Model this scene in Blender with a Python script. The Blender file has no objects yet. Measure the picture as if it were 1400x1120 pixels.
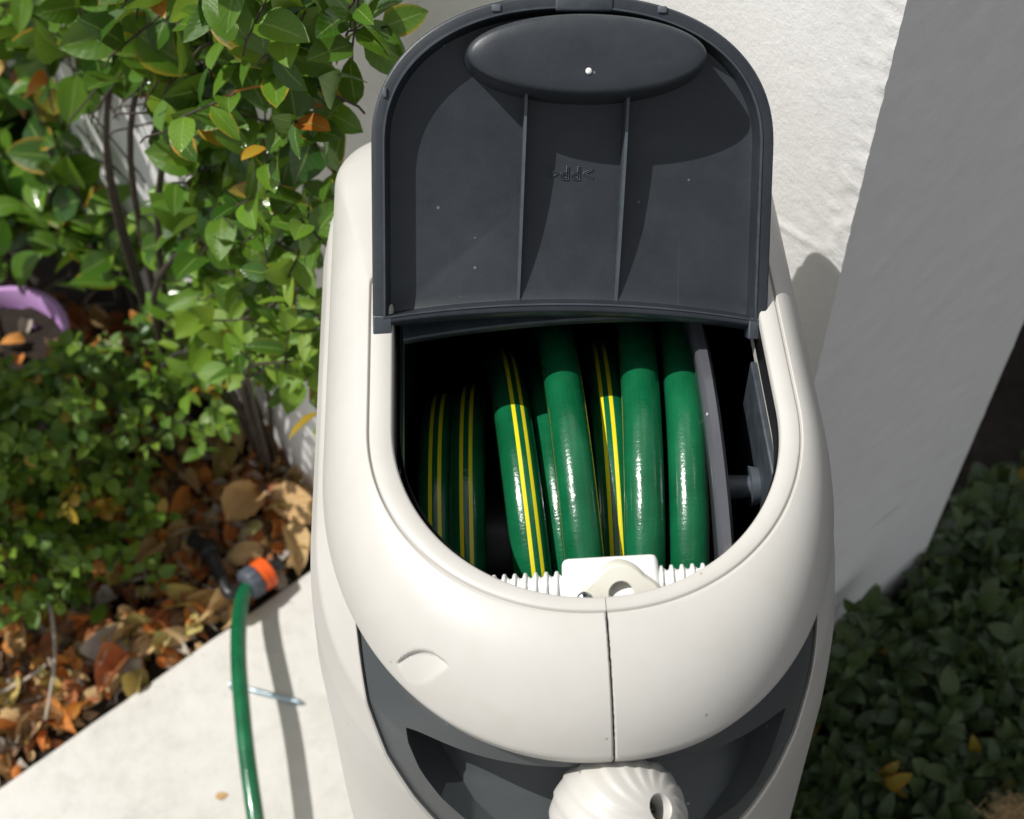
import bpy, bmesh, math, random
from math import sin, cos, pi, radians, sqrt, exp, floor
from mathutils import Vector, Matrix, noise

random.seed(7)
SC = bpy.context.scene
COL = SC.collection

# ------------------------------------------------------------------ camera
FPX, CAMH = 1850.0, 1.36                       # focal length in pixels of a 1400 px wide frame, eye height
_dn = Vector((77, -1333, -FPX)).normalized()   # straight down, seen from the camera
_up = -_dn
_fw = Vector((0, 0, -1)); _Y = (_fw - _fw.dot(_up) * _up).normalized(); _X = _Y.cross(_up)
CROT = Matrix((_X, _Y, _up))
CPOS = Vector((0, 0, CAMH))

def ray(px, py):
    return CROT @ Vector((px - 700, -(py - 560), -FPX))

def at(px, py, z=0.0):
    d = ray(px, py); t = (z - CAMH) / d.z
    return CPOS + t * d

def on_plane(px, py, n, off):                  # point where n.p == off
    d = ray(px, py); n = Vector(n)
    return CPOS + d * ((off - n.dot(CPOS)) / n.dot(d))

cam_d = bpy.data.cameras.new('camera'); cam = bpy.data.objects.new('camera', cam_d); COL.objects.link(cam)
cam.matrix_world = Matrix.Translation(CPOS) @ CROT.to_4x4()
cam_d.sensor_width = 36; cam_d.lens = FPX * 36 / 1400
cam_d.clip_start = .02; cam_d.clip_end = 200
cam_d.dof.use_dof = True; cam_d.dof.focus_distance = .615; cam_d.dof.aperture_fstop = 13.0
SC.camera = cam

# ------------------------------------------------------------------ light
SUN = Vector((-.51, .035, .86)).normalized()  # towards the sun
w = bpy.data.worlds.new('World'); SC.world = w; w.use_nodes = True
nt = w.node_tree; bg = nt.nodes['Background']
sky = nt.nodes.new('ShaderNodeTexSky'); sky.sky_type = 'NISHITA'; sky.sun_disc = False
sky.sun_elevation = math.asin(SUN.z); sky.sun_rotation = math.atan2(SUN.x, SUN.y)
hs = nt.nodes.new('ShaderNodeHueSaturation'); hs.inputs['Saturation'].default_value = .18   # a pale, slightly hazy sky
nt.links.new(sky.outputs[0], hs.inputs['Color']); nt.links.new(hs.outputs[0], bg.inputs[0]); bg.inputs[1].default_value = .112
sl = bpy.data.lights.new('sun', 'SUN'); sl.energy = 4.4; sl.angle = radians(.53); sl.color = (1, .972, .935)
so = bpy.data.objects.new('sun', sl); COL.objects.link(so)
so.rotation_euler = (-SUN).to_track_quat('-Z', 'Y').to_euler()
so.location = (-3, 0, 5)
SC.view_settings.view_transform = 'Standard'; SC.view_settings.look = 'None'
SC.view_settings.exposure = 0.0; SC.view_settings.gamma = 1; SC.view_settings.use_curve_mapping = False
SC.cycles.max_bounces = 8

# ------------------------------------------------------------------ helpers
def tag(o, label=None, cat=None, group=None, kind=None):
    if label: o['label'] = label
    if cat: o['category'] = cat
    if group: o['group'] = group
    if kind: o['kind'] = kind
    return o

def empty(name, loc=(0, 0, 0), rz=0.0):
    o = bpy.data.objects.new(name, None); COL.objects.link(o)
    o.location = loc; o.rotation_euler = (0, 0, rz); o.empty_display_size = .05
    return o

def mesh_obj(name, me, parent=None, mat=None, smooth=True):
    o = bpy.data.objects.new(name, me); COL.objects.link(o)
    if mat: me.materials.clear(); me.materials.append(mat)
    if parent: o.parent = parent
    if smooth:
        me.polygons.foreach_set('use_smooth', [True] * len(me.polygons))
    return o

def pyobj(name, verts, faces, mat=None, parent=None, smooth=True, sharp=None):
    me = bpy.data.meshes.new(name); me.from_pydata([tuple(v) for v in verts], [], faces); me.validate(); me.update()
    o = mesh_obj(name, me, parent, mat, smooth)
    bm = bmesh.new(); bm.from_mesh(me); bmesh.ops.recalc_face_normals(bm, faces=bm.faces); bm.to_mesh(me); bm.free()
    if sharp: me.set_sharp_from_angle(angle=radians(sharp))
    return o

def bmobj(name, bm, mat=None, parent=None, smooth=True, sharp=35):
    me = bpy.data.meshes.new(name); bmesh.ops.recalc_face_normals(bm, faces=bm.faces); bm.to_mesh(me); bm.free()
    o = mesh_obj(name, me, parent, mat, smooth)
    if smooth and sharp: me.set_sharp_from_angle(angle=radians(sharp))
    return o

def grid_faces(nr, nc, closed=False, base=0):
    f = []
    for r in range(nr - 1):
        for c in range(nc if closed else nc - 1):
            c2 = (c + 1) % nc
            f.append((base + r * nc + c, base + r * nc + c2, base + (r + 1) * nc + c2, base + (r + 1) * nc + c))
    return f

def box_bm(bm, c, s, bev=0.0, M=None):
    r = bmesh.ops.create_cube(bm, size=1.0)
    bmesh.ops.scale(bm, vec=s, verts=r['verts'])
    if bev:
        e = list({e for v in r['verts'] for e in v.link_edges})
        rr = bmesh.ops.bevel(bm, geom=e, offset=bev, segments=3, affect='EDGES', profile=.5)
        vs = list({v for f in rr['faces'] for v in f.verts} | {v for v in r['verts'] if v.is_valid})
    else: vs = r['verts']
    if M is not None: bmesh.ops.transform(bm, matrix=M, verts=vs)
    bmesh.ops.translate(bm, vec=c, verts=vs)

def frames(pts):
    T = []
    for i in range(len(pts)):
        a = pts[max(i - 1, 0)]; b = pts[min(i + 1, len(pts) - 1)]
        T.append((b - a).normalized())
    n = T[0].orthogonal().normalized(); N = []
    for t in T:
        n = (n - n.dot(t) * t)
        n = n.normalized() if n.length > 1e-6 else t.orthogonal().normalized()
        N.append(n)
    return T, N

def tube(name, pts, rad, mat=None, parent=None, seg=12, ref=None, uv=False, twist=None, cap=True):
    pts = [Vector(p) for p in pts]; T, N = frames(pts); V = []; n = len(pts)
    rr = rad if isinstance(rad, (list, tuple)) else [rad] * n
    for i, p in enumerate(pts):
        nn = N[i]
        if ref is not None:
            rv = Vector(ref(i) if callable(ref) else ref); nn = (rv - rv.dot(T[i]) * T[i]).normalized()
        b = T[i].cross(nn)
        for k in range(seg):
            a = 2 * pi * k / seg
            V.append(p + rr[i] * (cos(a) * nn + sin(a) * b))
    F = grid_faces(n, seg, True)
    if cap: F += [tuple(range(seg))[::-1], tuple((n - 1) * seg + k for k in range(seg))]
    me = bpy.data.meshes.new(name); me.from_pydata([tuple(v) for v in V], [], F); me.update()
    if uv:
        L = [0.0]
        for i in range(1, n): L.append(L[-1] + (pts[i] - pts[i - 1]).length)
        ul = me.uv_layers.new(name='UVMap')
        for pi_, poly in enumerate(me.polygons):
            if pi_ >= (n - 1) * seg: continue
            r, c = divmod(pi_, seg)
            us = [(c) / seg, (c + 1) / seg, (c + 1) / seg, c / seg]; rs = [r, r, r + 1, r + 1]
            for li, u, q in zip(poly.loop_indices, us, rs):
                ul.data[li].uv = (u + (twist[q] if twist else 0), L[q])
    o = mesh_obj(name, me, parent, mat)
    return o

def sstep(a, b, x):
    if a == b: return 1.0 if x > a else 0.0
    t = max(0, min(1, (x - a) / (b - a))); return t * t * (3 - 2 * t)

def lerp(a, b, t): return a + (b - a) * t

def interp(tab, x):
    if x <= tab[0][0]: return tab[0][1]
    for (x0, y0), (x1, y1) in zip(tab, tab[1:]):
        if x <= x1: return y0 + (y1 - y0) * (x - x0) / (x1 - x0)
    return tab[-1][1]

def inpoly(x, y, P):
    c = False; j = len(P) - 1
    for i in range(len(P)):
        if (P[i][1] > y) != (P[j][1] > y) and x < (P[j][0] - P[i][0]) * (y - P[i][1]) / (P[j][1] - P[i][1]) + P[i][0]: c = not c
        j = i
    return c

# ------------------------------------------------------------------ materials
class NB:
    """small node builder"""
    def __init__(s, name):
        s.m = bpy.data.materials.new(name); s.m.use_nodes = True; s.t = s.m.node_tree
        s.b = s.t.nodes['Principled BSDF']; s.out = s.t.nodes['Material Output']
    def n(s, typ, **kw):
        x = s.t.nodes.new(typ)
        for k, v in kw.items():
            if k.startswith('i_'): x.inputs[k[2:].replace('_', ' ')].default_value = v
            else: setattr(x, k, v)
        return x
    def l(s, a, b): s.t.links.new(a, b)
    def coord(s, kind='Object'): return s.n('ShaderNodeTexCoord').outputs[kind]
    def noise(s, scale, detail=4, rough=.55, co=None, dist=0):
        x = s.n('ShaderNodeTexNoise'); x.inputs['Scale'].default_value = scale; x.inputs['Detail'].default_value = detail
        x.inputs['Roughness'].default_value = rough; x.inputs['Distortion'].default_value = dist
        s.l(co or s.coord(), x.inputs['Vector']); return x.outputs['Fac']
    def ramp(s, fac, stops, interp='LINEAR'):
        r = s.n('ShaderNodeValToRGB'); r.color_ramp.interpolation = interp; e = r.color_ramp.elements
        while len(e) < len(stops): e.new(.5)
        for q, (p, c) in zip(e, stops):
            q.position = p; q.color = c if len(c) == 4 else (*c, 1)
        s.l(fac, r.inputs[0]); return r.outputs[0]
    def mix(s, f, a, b, mode='MIX'):
        x = s.n('ShaderNodeMix', data_type='RGBA', blend_type=mode)
        for v, i in ((f, 0), (a, 6), (b, 7)):
            if hasattr(v, 'is_output'): s.l(v, x.inputs[i])
            else: x.inputs[i].default_value = v if i == 0 else (*v[:3], 1)
        return x.outputs[2]
    def math(s, op, a, b=None, c=None, clamp=False):
        x = s.n('ShaderNodeMath', operation=op, use_clamp=clamp)
        for v, i in ((a, 0), (b, 1), (c, 2)):
            if v is None: continue
            if hasattr(v, 'is_output'): s.l(v, x.inputs[i])
            else: x.inputs[i].default_value = v
        return x.outputs[0]
    def bump(s, h, strength=.3, dist=.001, normal=None):
        x = s.n('ShaderNodeBump'); x.inputs['Strength'].default_value = strength; x.inputs['Distance'].default_value = dist
        s.l(h, x.inputs['Height'])
        if normal: s.l(normal, x.inputs['Normal'])
        return x.outputs[0]
    def set(s, col=None, rough=None, normal=None, **kw):
        for k, v in (('Base Color', col), ('Roughness', rough), ('Normal', normal)):
            if v is None: continue
            if hasattr(v, 'is_output'): s.l(v, s.b.inputs[k])
            else: s.b.inputs[k].default_value = (*v[:3], 1) if k == 'Base Color' else v
        for k, v in kw.items(): s.b.inputs[k.replace('_', ' ')].default_value = v
        return s.m

def plastic(name, col, rough=.42, speck=None, var=.06, bump=.12, grain=2500, dirt=None, scale=18, spec=.5, edge_tone=None, film=None):
    b = NB(name); co = b.coord()
    n1 = b.noise(scale, 5, .6, co); n2 = b.noise(grain, 2, .5, co)
    lo = tuple(c * (1 - var) for c in col); hi = tuple(min(1, c * (1 + var)) for c in col)
    c = b.ramp(n1, [(.3, lo), (.7, hi)])
    if speck:
        v = b.n('ShaderNodeTexVoronoi'); v.inputs['Scale'].default_value = 130; b.l(co, v.inputs['Vector'])
        wn = b.n('ShaderNodeTexWhiteNoise'); b.l(v.outputs['Position'], wn.inputs['Vector'])
        pick = b.math('MULTIPLY', b.math('GREATER_THAN', wn.outputs[0], .93), b.math('LESS_THAN', v.outputs['Distance'], .09))
        c = b.mix(b.math('MULTIPLY', pick, .75), c, speck)
    if dirt:
        d = b.ramp(b.noise(55, 8, .7, co, .5), [(.56, (0, 0, 0)), (.78, (1, 1, 1))])
        c = b.mix(b.math('MULTIPLY', d, .35), c, dirt)
    if edge_tone:  # sharp outward edges mixed towards a paler tone
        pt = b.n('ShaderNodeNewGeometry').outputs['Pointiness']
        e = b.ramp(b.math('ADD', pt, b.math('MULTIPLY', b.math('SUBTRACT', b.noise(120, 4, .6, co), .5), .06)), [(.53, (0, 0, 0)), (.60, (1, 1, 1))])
        c = b.mix(b.math('MULTIPLY', e, .5), c, edge_tone)
    if film:                                                       # thin uneven dust film
        fm = b.ramp(b.math('ADD', b.math('MULTIPLY', b.noise(7, 6, .65, co, .8), .7), b.math('MULTIPLY', b.noise(90, 5, .7, co), .3)), [(.42, (0, 0, 0)), (.72, (1, 1, 1))])
        c = b.mix(b.math('MULTIPLY', fm, film[0]), c, film[1])
        st = b.n('ShaderNodeMapping'); st.inputs['Rotation'].default_value = (.3, .5, .8); st.inputs['Scale'].default_value = (900, 14, 14); b.l(co, st.inputs['Vector'])
        sc = b.ramp(b.noise(1, 2, .5, st.outputs[0]), [(.70, (0, 0, 0)), (.76, (1, 1, 1))])
        c = b.mix(b.math('MULTIPLY', sc, film[0] * .6), c, film[1])
    r = b.math('ADD', b.math('MULTIPLY', b.math('SUBTRACT', n1, .5), .18), rough)
    h = b.math('ADD', b.math('MULTIPLY', n2, .4), b.math('MULTIPLY', b.noise(260, 3, .5, co), .6))
    return b.set(c, r, b.bump(h, bump, .0006), Specular_IOR_Level=spec)

M = {}
M['cream'] = plastic('cream plastic', (.535, .521, .486), .42, speck=(.25, .2, .13), var=.03, dirt=(.5, .46, .38), film=(.42, (.485, .455, .395)))
M['char'] = plastic('charcoal plastic', (.019, .024, .030), .42, speck=(.16, .17, .18), var=.12, bump=.2, grain=1800, edge_tone=(.14, .17, .20), film=(.16, (.13, .14, .15)))
M['grey'] = plastic('grey plastic', (.062, .070, .073), .42, speck=(.3, .3, .3), var=.1, bump=.25, grain=1600)
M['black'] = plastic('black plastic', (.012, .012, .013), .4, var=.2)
M['flange'] = plastic('smoky grey plastic', (.085, .088, .10), .22, speck=(.6, .6, .6), var=.12)
M['nylon'] = plastic('white nylon', (.8, .8, .78), .32, var=.02, dirt=(.6, .57, .45))
M['nylon_old'] = plastic('ivory nylon', (.74, .72, .62), .35, var=.03, dirt=(.5, .42, .25))
M['orange'] = plastic('orange plastic', (.75, .11, .015), .4, var=.08)
M['purple'] = plastic('mauve plastic', (.58, .34, .66), .4, var=.1, dirt=(.3, .22, .3))
M['collar'] = plastic('slate grey rubber', (.07, .08, .10), .5, var=.15)

def metal(name, col=(.6, .62, .65), rough=.3):
    b = NB(name); n = b.noise(600, 4)
    return b.set(b.ramp(n, [(.3, tuple(c * .75 for c in col)), (.7, col)]), b.math('ADD', b.math('MULTIPLY', n, .25), rough - .1), Metallic=1.0)
M['steel'] = metal('zinc plated steel'); M['galv'] = metal('galvanised steel', (.5, .62, .68), .35)
M['tarnish'] = metal('tarnished steel', (.22, .21, .19), .5)

def hose_mat():
    b = NB('green pvc hose'); uv = b.n('ShaderNodeUVMap').outputs[0]
    sx = b.n('ShaderNodeSeparateXYZ'); b.l(uv, sx.inputs[0])
    u = b.math('FRACT', b.math('ADD', sx.outputs[0], 10.0))
    d = b.math('ABSOLUTE', b.math('SUBTRACT', u, .5))
    e = b.math('ABSOLUTE', b.math('SUBTRACT', d, .040))
    m = b.math('LESS_THAN', e, .0165)
    # faint knitted reinforcement below the clear skin
    k = 26.0
    a1 = b.math('SINE', b.math('ADD', b.math('MULTIPLY', u, 2 * pi * 12), b.math('MULTIPLY', sx.outputs[1], 2 * pi * 230)))
    a2 = b.math('SINE', b.math('SUBTRACT', b.math('MULTIPLY', u, 2 * pi * 12), b.math('MULTIPLY', sx.outputs[1], 2 * pi * 230)))
    kn = b.math('MULTIPLY', a1, a2)
    n1 = b.noise(45, 4); n2 = b.noise(900, 3)
    g = b.ramp(b.math('ADD', n1, b.math('MULTIPLY', kn, .05)), [(.3, (.003, .085, .031)), (.7, (.006, .130, .050))])
    c = b.mix(m, g, (.80, .70, .02))
    h = b.math('ADD', b.math('MULTIPLY', kn, .07), b.math('ADD', b.math('MULTIPLY', n2, .8), b.math('MULTIPLY', b.noise(150, 4, .6), 2.2)))
    return b.set(c, b.math('ADD', b.math('MULTIPLY', n1, .16), .13), b.bump(h, .3, .00045), Specular_IOR_Level=.55, Coat_Weight=.25, Coat_Roughness=.08)
M['hose'] = hose_mat()

def stucco(name='white stucco'):
    b = NB(name); co = b.coord()
    big = b.noise(3.2, 5, .6, co); gr = b.noise(300, 4, .62, co); fine = b.noise(800, 2, .5, co)
    mid = b.ramp(b.math('ADD', b.math('MULTIPLY', gr, .75), b.math('MULTIPLY', b.noise(130, 3, .5, co), .25)), [(.34, (0, 0, 0)), (.70, (1, 1, 1))])
    c = b.ramp(b.math('ADD', b.math('MULTIPLY', big, .7), b.math('MULTIPLY', fine, .3)), [(.3, (.80, .79, .77)), (.62, (.86, .855, .84))])
    c = b.mix(b.math('MULTIPLY', b.ramp(b.noise(34, 6, .75, co), [(.45, (0, 0, 0)), (.7, (1, 1, 1))]), .16), c, (.60, .59, .56))
    vs_ = b.n('ShaderNodeMapping'); vs_.inputs['Scale'].default_value = (14, 14, 1.6); b.l(co, vs_.inputs['Vector'])
    c = b.mix(b.math('MULTIPLY', b.ramp(b.noise(1, 5, .6, vs_.outputs[0]), [(.5, (0, 0, 0)), (.75, (1, 1, 1))]), .16), c, (.58, .56, .51))
    st = b.ramp(b.noise(9, 6, .7, co, 1.0), [(.58, (0, 0, 0)), (.85, (1, 1, 1))])
    c = b.mix(b.math('MULTIPLY', st, .18), c, (.55, .50, .42))
    h = b.math('ADD', b.math('MULTIPLY', mid, .8), b.math('MULTIPLY', fine, .3))
    return b.set(c, .85, b.bump(h, .38, .0007))
M['stucco'] = stucco()

def concrete():
    b = NB('pale concrete'); co = b.coord()
    big = b.noise(4.5, 5, .65, co); mid = b.noise(38, 6, .7, co); fine = b.noise(500, 4, .7, co)
    c = b.ramp(b.math('ADD', b.math('MULTIPLY', big, .55), b.math('MULTIPLY', mid, .45)), [(.32, (.44, .425, .39)), (.5, (.57, .555, .515)), (.7, (.64, .625, .585))])
    c = b.mix(b.math('MULTIPLY', b.ramp(b.noise(11, 8, .75, co, 1.2), [(.52, (0, 0, 0)), (.78, (1, 1, 1))]), .55), c, (.36, .34, .30))
    p = b.ramp(b.noise(120, 5, .75, co), [(.30, (1, 1, 1)), (.40, (0, 0, 0))])
    c = b.mix(b.math('MULTIPLY', p, .5), c, (.25, .24, .22))
    h = b.math('ADD', b.math('MULTIPLY', mid, .6), b.math('MULTIPLY', fine, .5))
    return b.set(c, .88, b.bump(h, .5, .002))
M['concrete'] = concrete()

def soil():
    b = NB('dark soil'); co = b.coord(); n = b.noise(60, 8, .7, co); f = b.noise(350, 5, .7, co)
    c = b.ramp(n, [(.3, (.02, .014, .009)), (.6, (.055, .037, .024)), (.8, (.12, .08, .05))])
    return b.set(c, .95, b.bump(b.math('ADD', n, f), 1.0, .01))
M['soil'] = soil()

def bark(name, c0, c1, sc=90):
    b = NB(name); n = b.noise(sc, 6, .7)
    return b.set(b.ramp(n, [(.3, c0), (.7, c1)]), .85, b.bump(n, .7, .002))
M['bark'] = bark('brown bark', (.022, .016, .011), (.07, .05, .035))
M['dark_bark'] = bark('dark bark', (.018, .015, .012), (.05, .042, .034))
M['twig'] = bark('bleached twig', (.30, .25, .20), (.52, .46, .38))
M['straw'] = bark('dry straw', (.34, .22, .10), (.60, .43, .22))
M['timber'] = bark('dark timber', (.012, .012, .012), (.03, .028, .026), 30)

def leaf_mat(name, lo, hi, edge=None, edge_amt=.0, spots=None, rough=.32, transl=.24, vein=(.22, .30, .08), spec=.5):
    """glossy leaf: midrib, side veins, tint per leaf, translucent"""
    b = NB(name); uvn = b.n('ShaderNodeUVMap').outputs[0]
    sx = b.n('ShaderNodeSeparateXYZ'); b.l(uvn, sx.inputs[0]); u, v = sx.outputs[0], sx.outputs[1]
    oi = b.n('ShaderNodeObjectInfo').outputs['Random']
    atn = b.n('ShaderNodeAttribute'); atn.attribute_name = 'tint'
    rnd = b.math('FRACT', b.math('ADD', oi, atn.outputs['Fac']))
    c = b.ramp(rnd, [(0.0, lo), (1.0, hi)])
    n = b.noise(55, 5, .65)
    c = b.mix(b.math('MULTIPLY', n, .5), c, tuple(x * .62 for x in lo), 'MIX')
    du = b.math('ABSOLUTE', b.math('SUBTRACT', u, .5))
    mid = b.math('LESS_THAN', du, .028)
    sv = b.math('SINE', b.math('MULTIPLY', b.math('SUBTRACT', v, b.math('MULTIPLY', du, .55)), 2 * pi * 7))
    svm = b.math('GREATER_THAN', sv, .93)
    c = b.mix(b.math('MULTIPLY', svm, .12), c, vein)
    c = b.mix(b.math('MULTIPLY', mid, .65), c, vein)
    if edge:
        em = b.math('ADD', b.math('MULTIPLY', du, 2.0), b.math('MULTIPLY', b.math('SUBTRACT', b.noise(90, 4), .5), .9))
        em = b.math('MULTIPLY', b.ramp(em, [(.78, (0, 0, 0)), (1.0, (1, 1, 1))]), b.ramp(b.math('FRACT', b.math('MULTIPLY', rnd, 7.3)), [(1 - edge_amt - .05, (0, 0, 0)), (1 - edge_amt + .02, (1, 1, 1))]))
        c = b.mix(em, c, edge)
    if spots:
        s = b.ramp(b.noise(140, 3, .6), [(.68, (0, 0, 0)), (.74, (1, 1, 1))])
        c = b.mix(b.math('MULTIPLY', s, .8), c, spots)
    h = b.math('ADD', b.math('MULTIPLY', sv, .09), b.math('ADD', b.math('MULTIPLY', b.math('LESS_THAN', du, .04), -.6), n))
    b.set(c, b.math('ADD', b.math('MULTIPLY', n, .2), rough - .1), b.bump(h, .35, .0012), Specular_IOR_Level=spec)
    tr = b.n('ShaderNodeBsdfTranslucent'); b.l(b.mix(.35, c, (.30, .42, .03) if hi[1] > hi[0] else (.5, .22, .03), 'MIX'), tr.inputs[0])
    mx = b.n('ShaderNodeMixShader'); mx.inputs[0].default_value = transl
    b.l(b.b.outputs[0], mx.inputs[1]); b.l(tr.outputs[0], mx.inputs[2]); b.l(mx.outputs[0], b.out.inputs[0])
    return b.m
M['leaf'] = leaf_mat('green glossy leaf', (.020, .078, .010), (.160, .310, .024), (.45, .26, .03), .12, rough=.21)
M['leaf_young'] = leaf_mat('young light green leaf', (.14, .28, .022), (.26, .40, .04), rough=.34, transl=.35)
M['leaf_small'] = leaf_mat('small green leaf', (.07, .17, .018), (.22, .34, .03), rough=.42, transl=.35)
M['leaf_old'] = leaf_mat('yellowing leaf', (.22, .20, .02), (.50, .30, .02), (.42, .10, .02), .6, (.35, .09, .02), rough=.38)
M['leaf_orange'] = leaf_mat('orange leaf', (.36, .11, .012), (.50, .19, .02), (.25, .07, .02), .5, rough=.45, transl=.12)
M['leaf_hedge'] = leaf_mat('dark hedge leaf', (.040, .072, .026), (.10, .15, .05), rough=.38, transl=.2, vein=(.10, .14, .06))

def litter_mat(name, stops, rough=.7):
    b = NB(name); oi = b.n('ShaderNodeObjectInfo').outputs['Random']
    atn = b.n('ShaderNodeAttribute'); atn.attribute_name = 'tint'
    rnd = b.math('FRACT', b.math('ADD', oi, atn.outputs['Fac']))
    c = b.ramp(rnd, stops)
    n = b.noise(70, 6, .7)
    c = b.mix(b.ramp(n, [(.50, (0, 0, 0)), (.80, (.75, .75, .75))]), c, (.24, .14, .075))
    uvn = b.n('ShaderNodeUVMap').outputs[0]; sx = b.n('ShaderNodeSeparateXYZ'); b.l(uvn, sx.inputs[0])
    du = b.math('ABSOLUTE', b.math('SUBTRACT', sx.outputs[0], .5))
    sv = b.math('SINE', b.math('MULTIPLY', b.math('SUBTRACT', sx.outputs[1], b.math('MULTIPLY', du, .6)), 2 * pi * 7))
    c = b.mix(b.math('MULTIPLY', b.math('LESS_THAN', du, .03), .45), c, (.55, .38, .2))
    c = b.mix(b.math('MULTIPLY', b.math('GREATER_THAN', sv, .92), .25), c, (.5, .34, .18))
    b.set(c, rough, b.bump(b.math('ADD', n, b.math('MULTIPLY', sv, .3)), .5, .002), Specular_IOR_Level=.3)
    tr = b.n('ShaderNodeBsdfTranslucent'); b.l(c, tr.inputs[0])
    mx = b.n('ShaderNodeMixShader'); mx.inputs[0].default_value = .18
    b.l(b.b.outputs[0], mx.inputs[1]); b.l(tr.outputs[0], mx.inputs[2]); b.l(mx.outputs[0], b.out.inputs[0])
    return b.m
LIT = {'orange': [(0, (.60, .17, .03)), (1, (.66, .30, .06))], 'tan': [(0, (.66, .46, .22)), (1, (.52, .34, .15))], 'brown': [(0, (.34, .20, .11)), (1, (.19, .11, .065))],
       'rust': [(0, (.46, .15, .05)), (1, (.34, .13, .06))], 'grey': [(0, (.40, .36, .32)), (1, (.56, .50, .42))], 'yellow': [(0, (.58, .42, .10)), (1, (.46, .44, .18))]}
for k_, st_ in LIT.items(): M['litter_' + k_] = litter_mat(k_ + ' fallen leaf', st_)
M['tan'] = litter_mat('tan fallen leaf', [(0, (.66, .42, .19)), (1, (.66, .42, .19))])

# ------------------------------------------------------------------ ground, slab, house
def pos(d, k): return Vector((d[0] * k, d[1] * k, 0))
TAU = Vector((.588, -.809, 0)); NRM = Vector((-.809, -.588, 0)); SB = Vector((.809, .588, 0))
E_ = Vector((-.182, .786, 0)); I_ = E_ + SB * .243; C_ = Vector((.1985, .5245, 0))
_q = at(1331, 600, 0); _r = _q.x / _q.y; D_ = C_ + SB * ((_r * C_.y - C_.x) / (SB.x - _r * SB.y))
# make inner corner exact: slide along SB until on plane of C
k = (NRM.dot(C_) - NRM.dot(E_)) / NRM.dot(SB); I_ = E_ + SB * k
W1OFF = NRM.dot(E_)

g = pyobj('ground', [(-60, -60, -.05), (60, -60, -.05), (60, 60, -.05), (-60, 60, -.05)], [(0, 1, 2, 3)], M['soil'], smooth=False)
tag(g, 'dark bare soil of the garden', kind='structure')

def soil_bed(name, x0, x1, y0, y1, z, seed, label):
    n = 70; m = 70; V = []
    for j in range(m):
        for i in range(n):
            x = lerp(x0, x1, i / (n - 1)); y = lerp(y0, y1, j / (m - 1))
            e = min(i, n - 1 - i, j, m - 1 - j)
            V.append((x, y, z + (.012 * noise.noise(Vector((x * 9, y * 9, seed))) + .006 * noise.noise(Vector((x * 40, y * 40, seed)))) if e else -.06))
    o = pyobj(name, V, grid_faces(m, n), M['soil']); tag(o, label, kind='structure'); return o
soil_bed('garden_bed', -2.2, -.05, .15, 2.6, -.022, 1.0, 'garden bed soil under the fallen leaves')
soil_bed('hedge_bed', .2, 2.4, -.3, 2.2, -.03, 5.0, 'shaded soil under the dark groundcover')

e0 = at(435, 770, 0); e1 = at(0, 1075, 0); ed = (e0 - e1).normalized()
pA = e1 - ed * 3.0; pB = e0 + ed * .62
bm = bmesh.new()
poly = [pA, pB, Vector((.42, .95, 0)), Vector((.195, .60, 0)), Vector((.195, -2.6, 0)), Vector((-3.2, -2.6, 0))]
def slab_edge(a, b, n):
    r = []
    for i in range(n):
        t = i / n; p = a.lerp(b, t); nr = (b - a).normalized().cross(Vector((0, 0, 1)))
        r.append(p + nr * (.0018 * noise.noise(Vector((t * 90, 1, 2))) + .001 * noise.noise(Vector((t * 400, 3, 2)))))
    return r
loop = slab_edge(poly[0], poly[1], 260) + poly[1:]
cen = Vector((-.1, .2, 0))
V = []; nl = len(loop)
for dz, ins in ((-.09, 0), (-.006, 0), (-.0015, .0018), (0, .006)):
    for p in loop:
        d = (cen - p).normalized(); V.append((p.x + d.x * ins, p.y + d.y * ins, dz))
F = grid_faces(4, nl, True) + [tuple(3 * nl + k for k in range(nl))]
slab = pyobj('concrete_slab', V, F, M['concrete'], sharp=60)
tag(slab, 'pale concrete paving slab with a straight edge along the garden bed', kind='structure')

# house: dense lit strip near the corner, plain faces elsewhere
HW = 2.7
F_ = E_ - TAU * 3.2; G_ = D_ - TAU * 3.2
wall = empty('stucco_house_wall', (C_.x, C_.y, 0))
tag(wall, 'white rough stucco house corner rising behind the hose reel', 'wall')
RIDGE = [on_plane(px, py, NRM, NRM.dot(C_)) for px, py in ((1035, 285), (1062, 303), (1100, 328), (1132, 343), (1145, 322), (1150, 305))]
def ridge(q):
    best = 9
    for a, b in zip(RIDGE, RIDGE[1:]):
        t = max(0, min(1, (q - a).dot(b - a) / (b - a).length_squared)); best = min(best, (q - a.lerp(b, t)).length)
    return exp(-(best / .0022) ** 2)
def wall_face(a, b, z0, z1, na, nz, amp, out, name):
    V = []
    for j in range(nz):
        for i in range(na):
            t = i / (na - 1); z = lerp(z0, z1, j / (nz - 1)); p = a.lerp(b, t)
            q = Vector((p.x, p.y, z))
            cf = exp(-(1 - t) * 14); dd = amp * cf * (noise.noise(q * 110) * .0009 + noise.noise(q * 260) * .0005) + amp * .0010 * noise.noise(q * 8) + amp * .0013 * ridge(q) * (.6 + .5 * noise.noise(q * 90))
            # faint plaster ridge
            V.append((p.x + out.x * dd - C_.x, p.y + out.y * dd - C_.y, z))
    return V
wa = pyobj('stucco_face', wall_face(I_, C_, .30, 1.15, 150, 320, 1.0, NRM, 'a'), grid_faces(320, 150), M['stucco'], wall)
wa['label'] = 'sunlit rough white face with a ragged corner edge'
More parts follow.
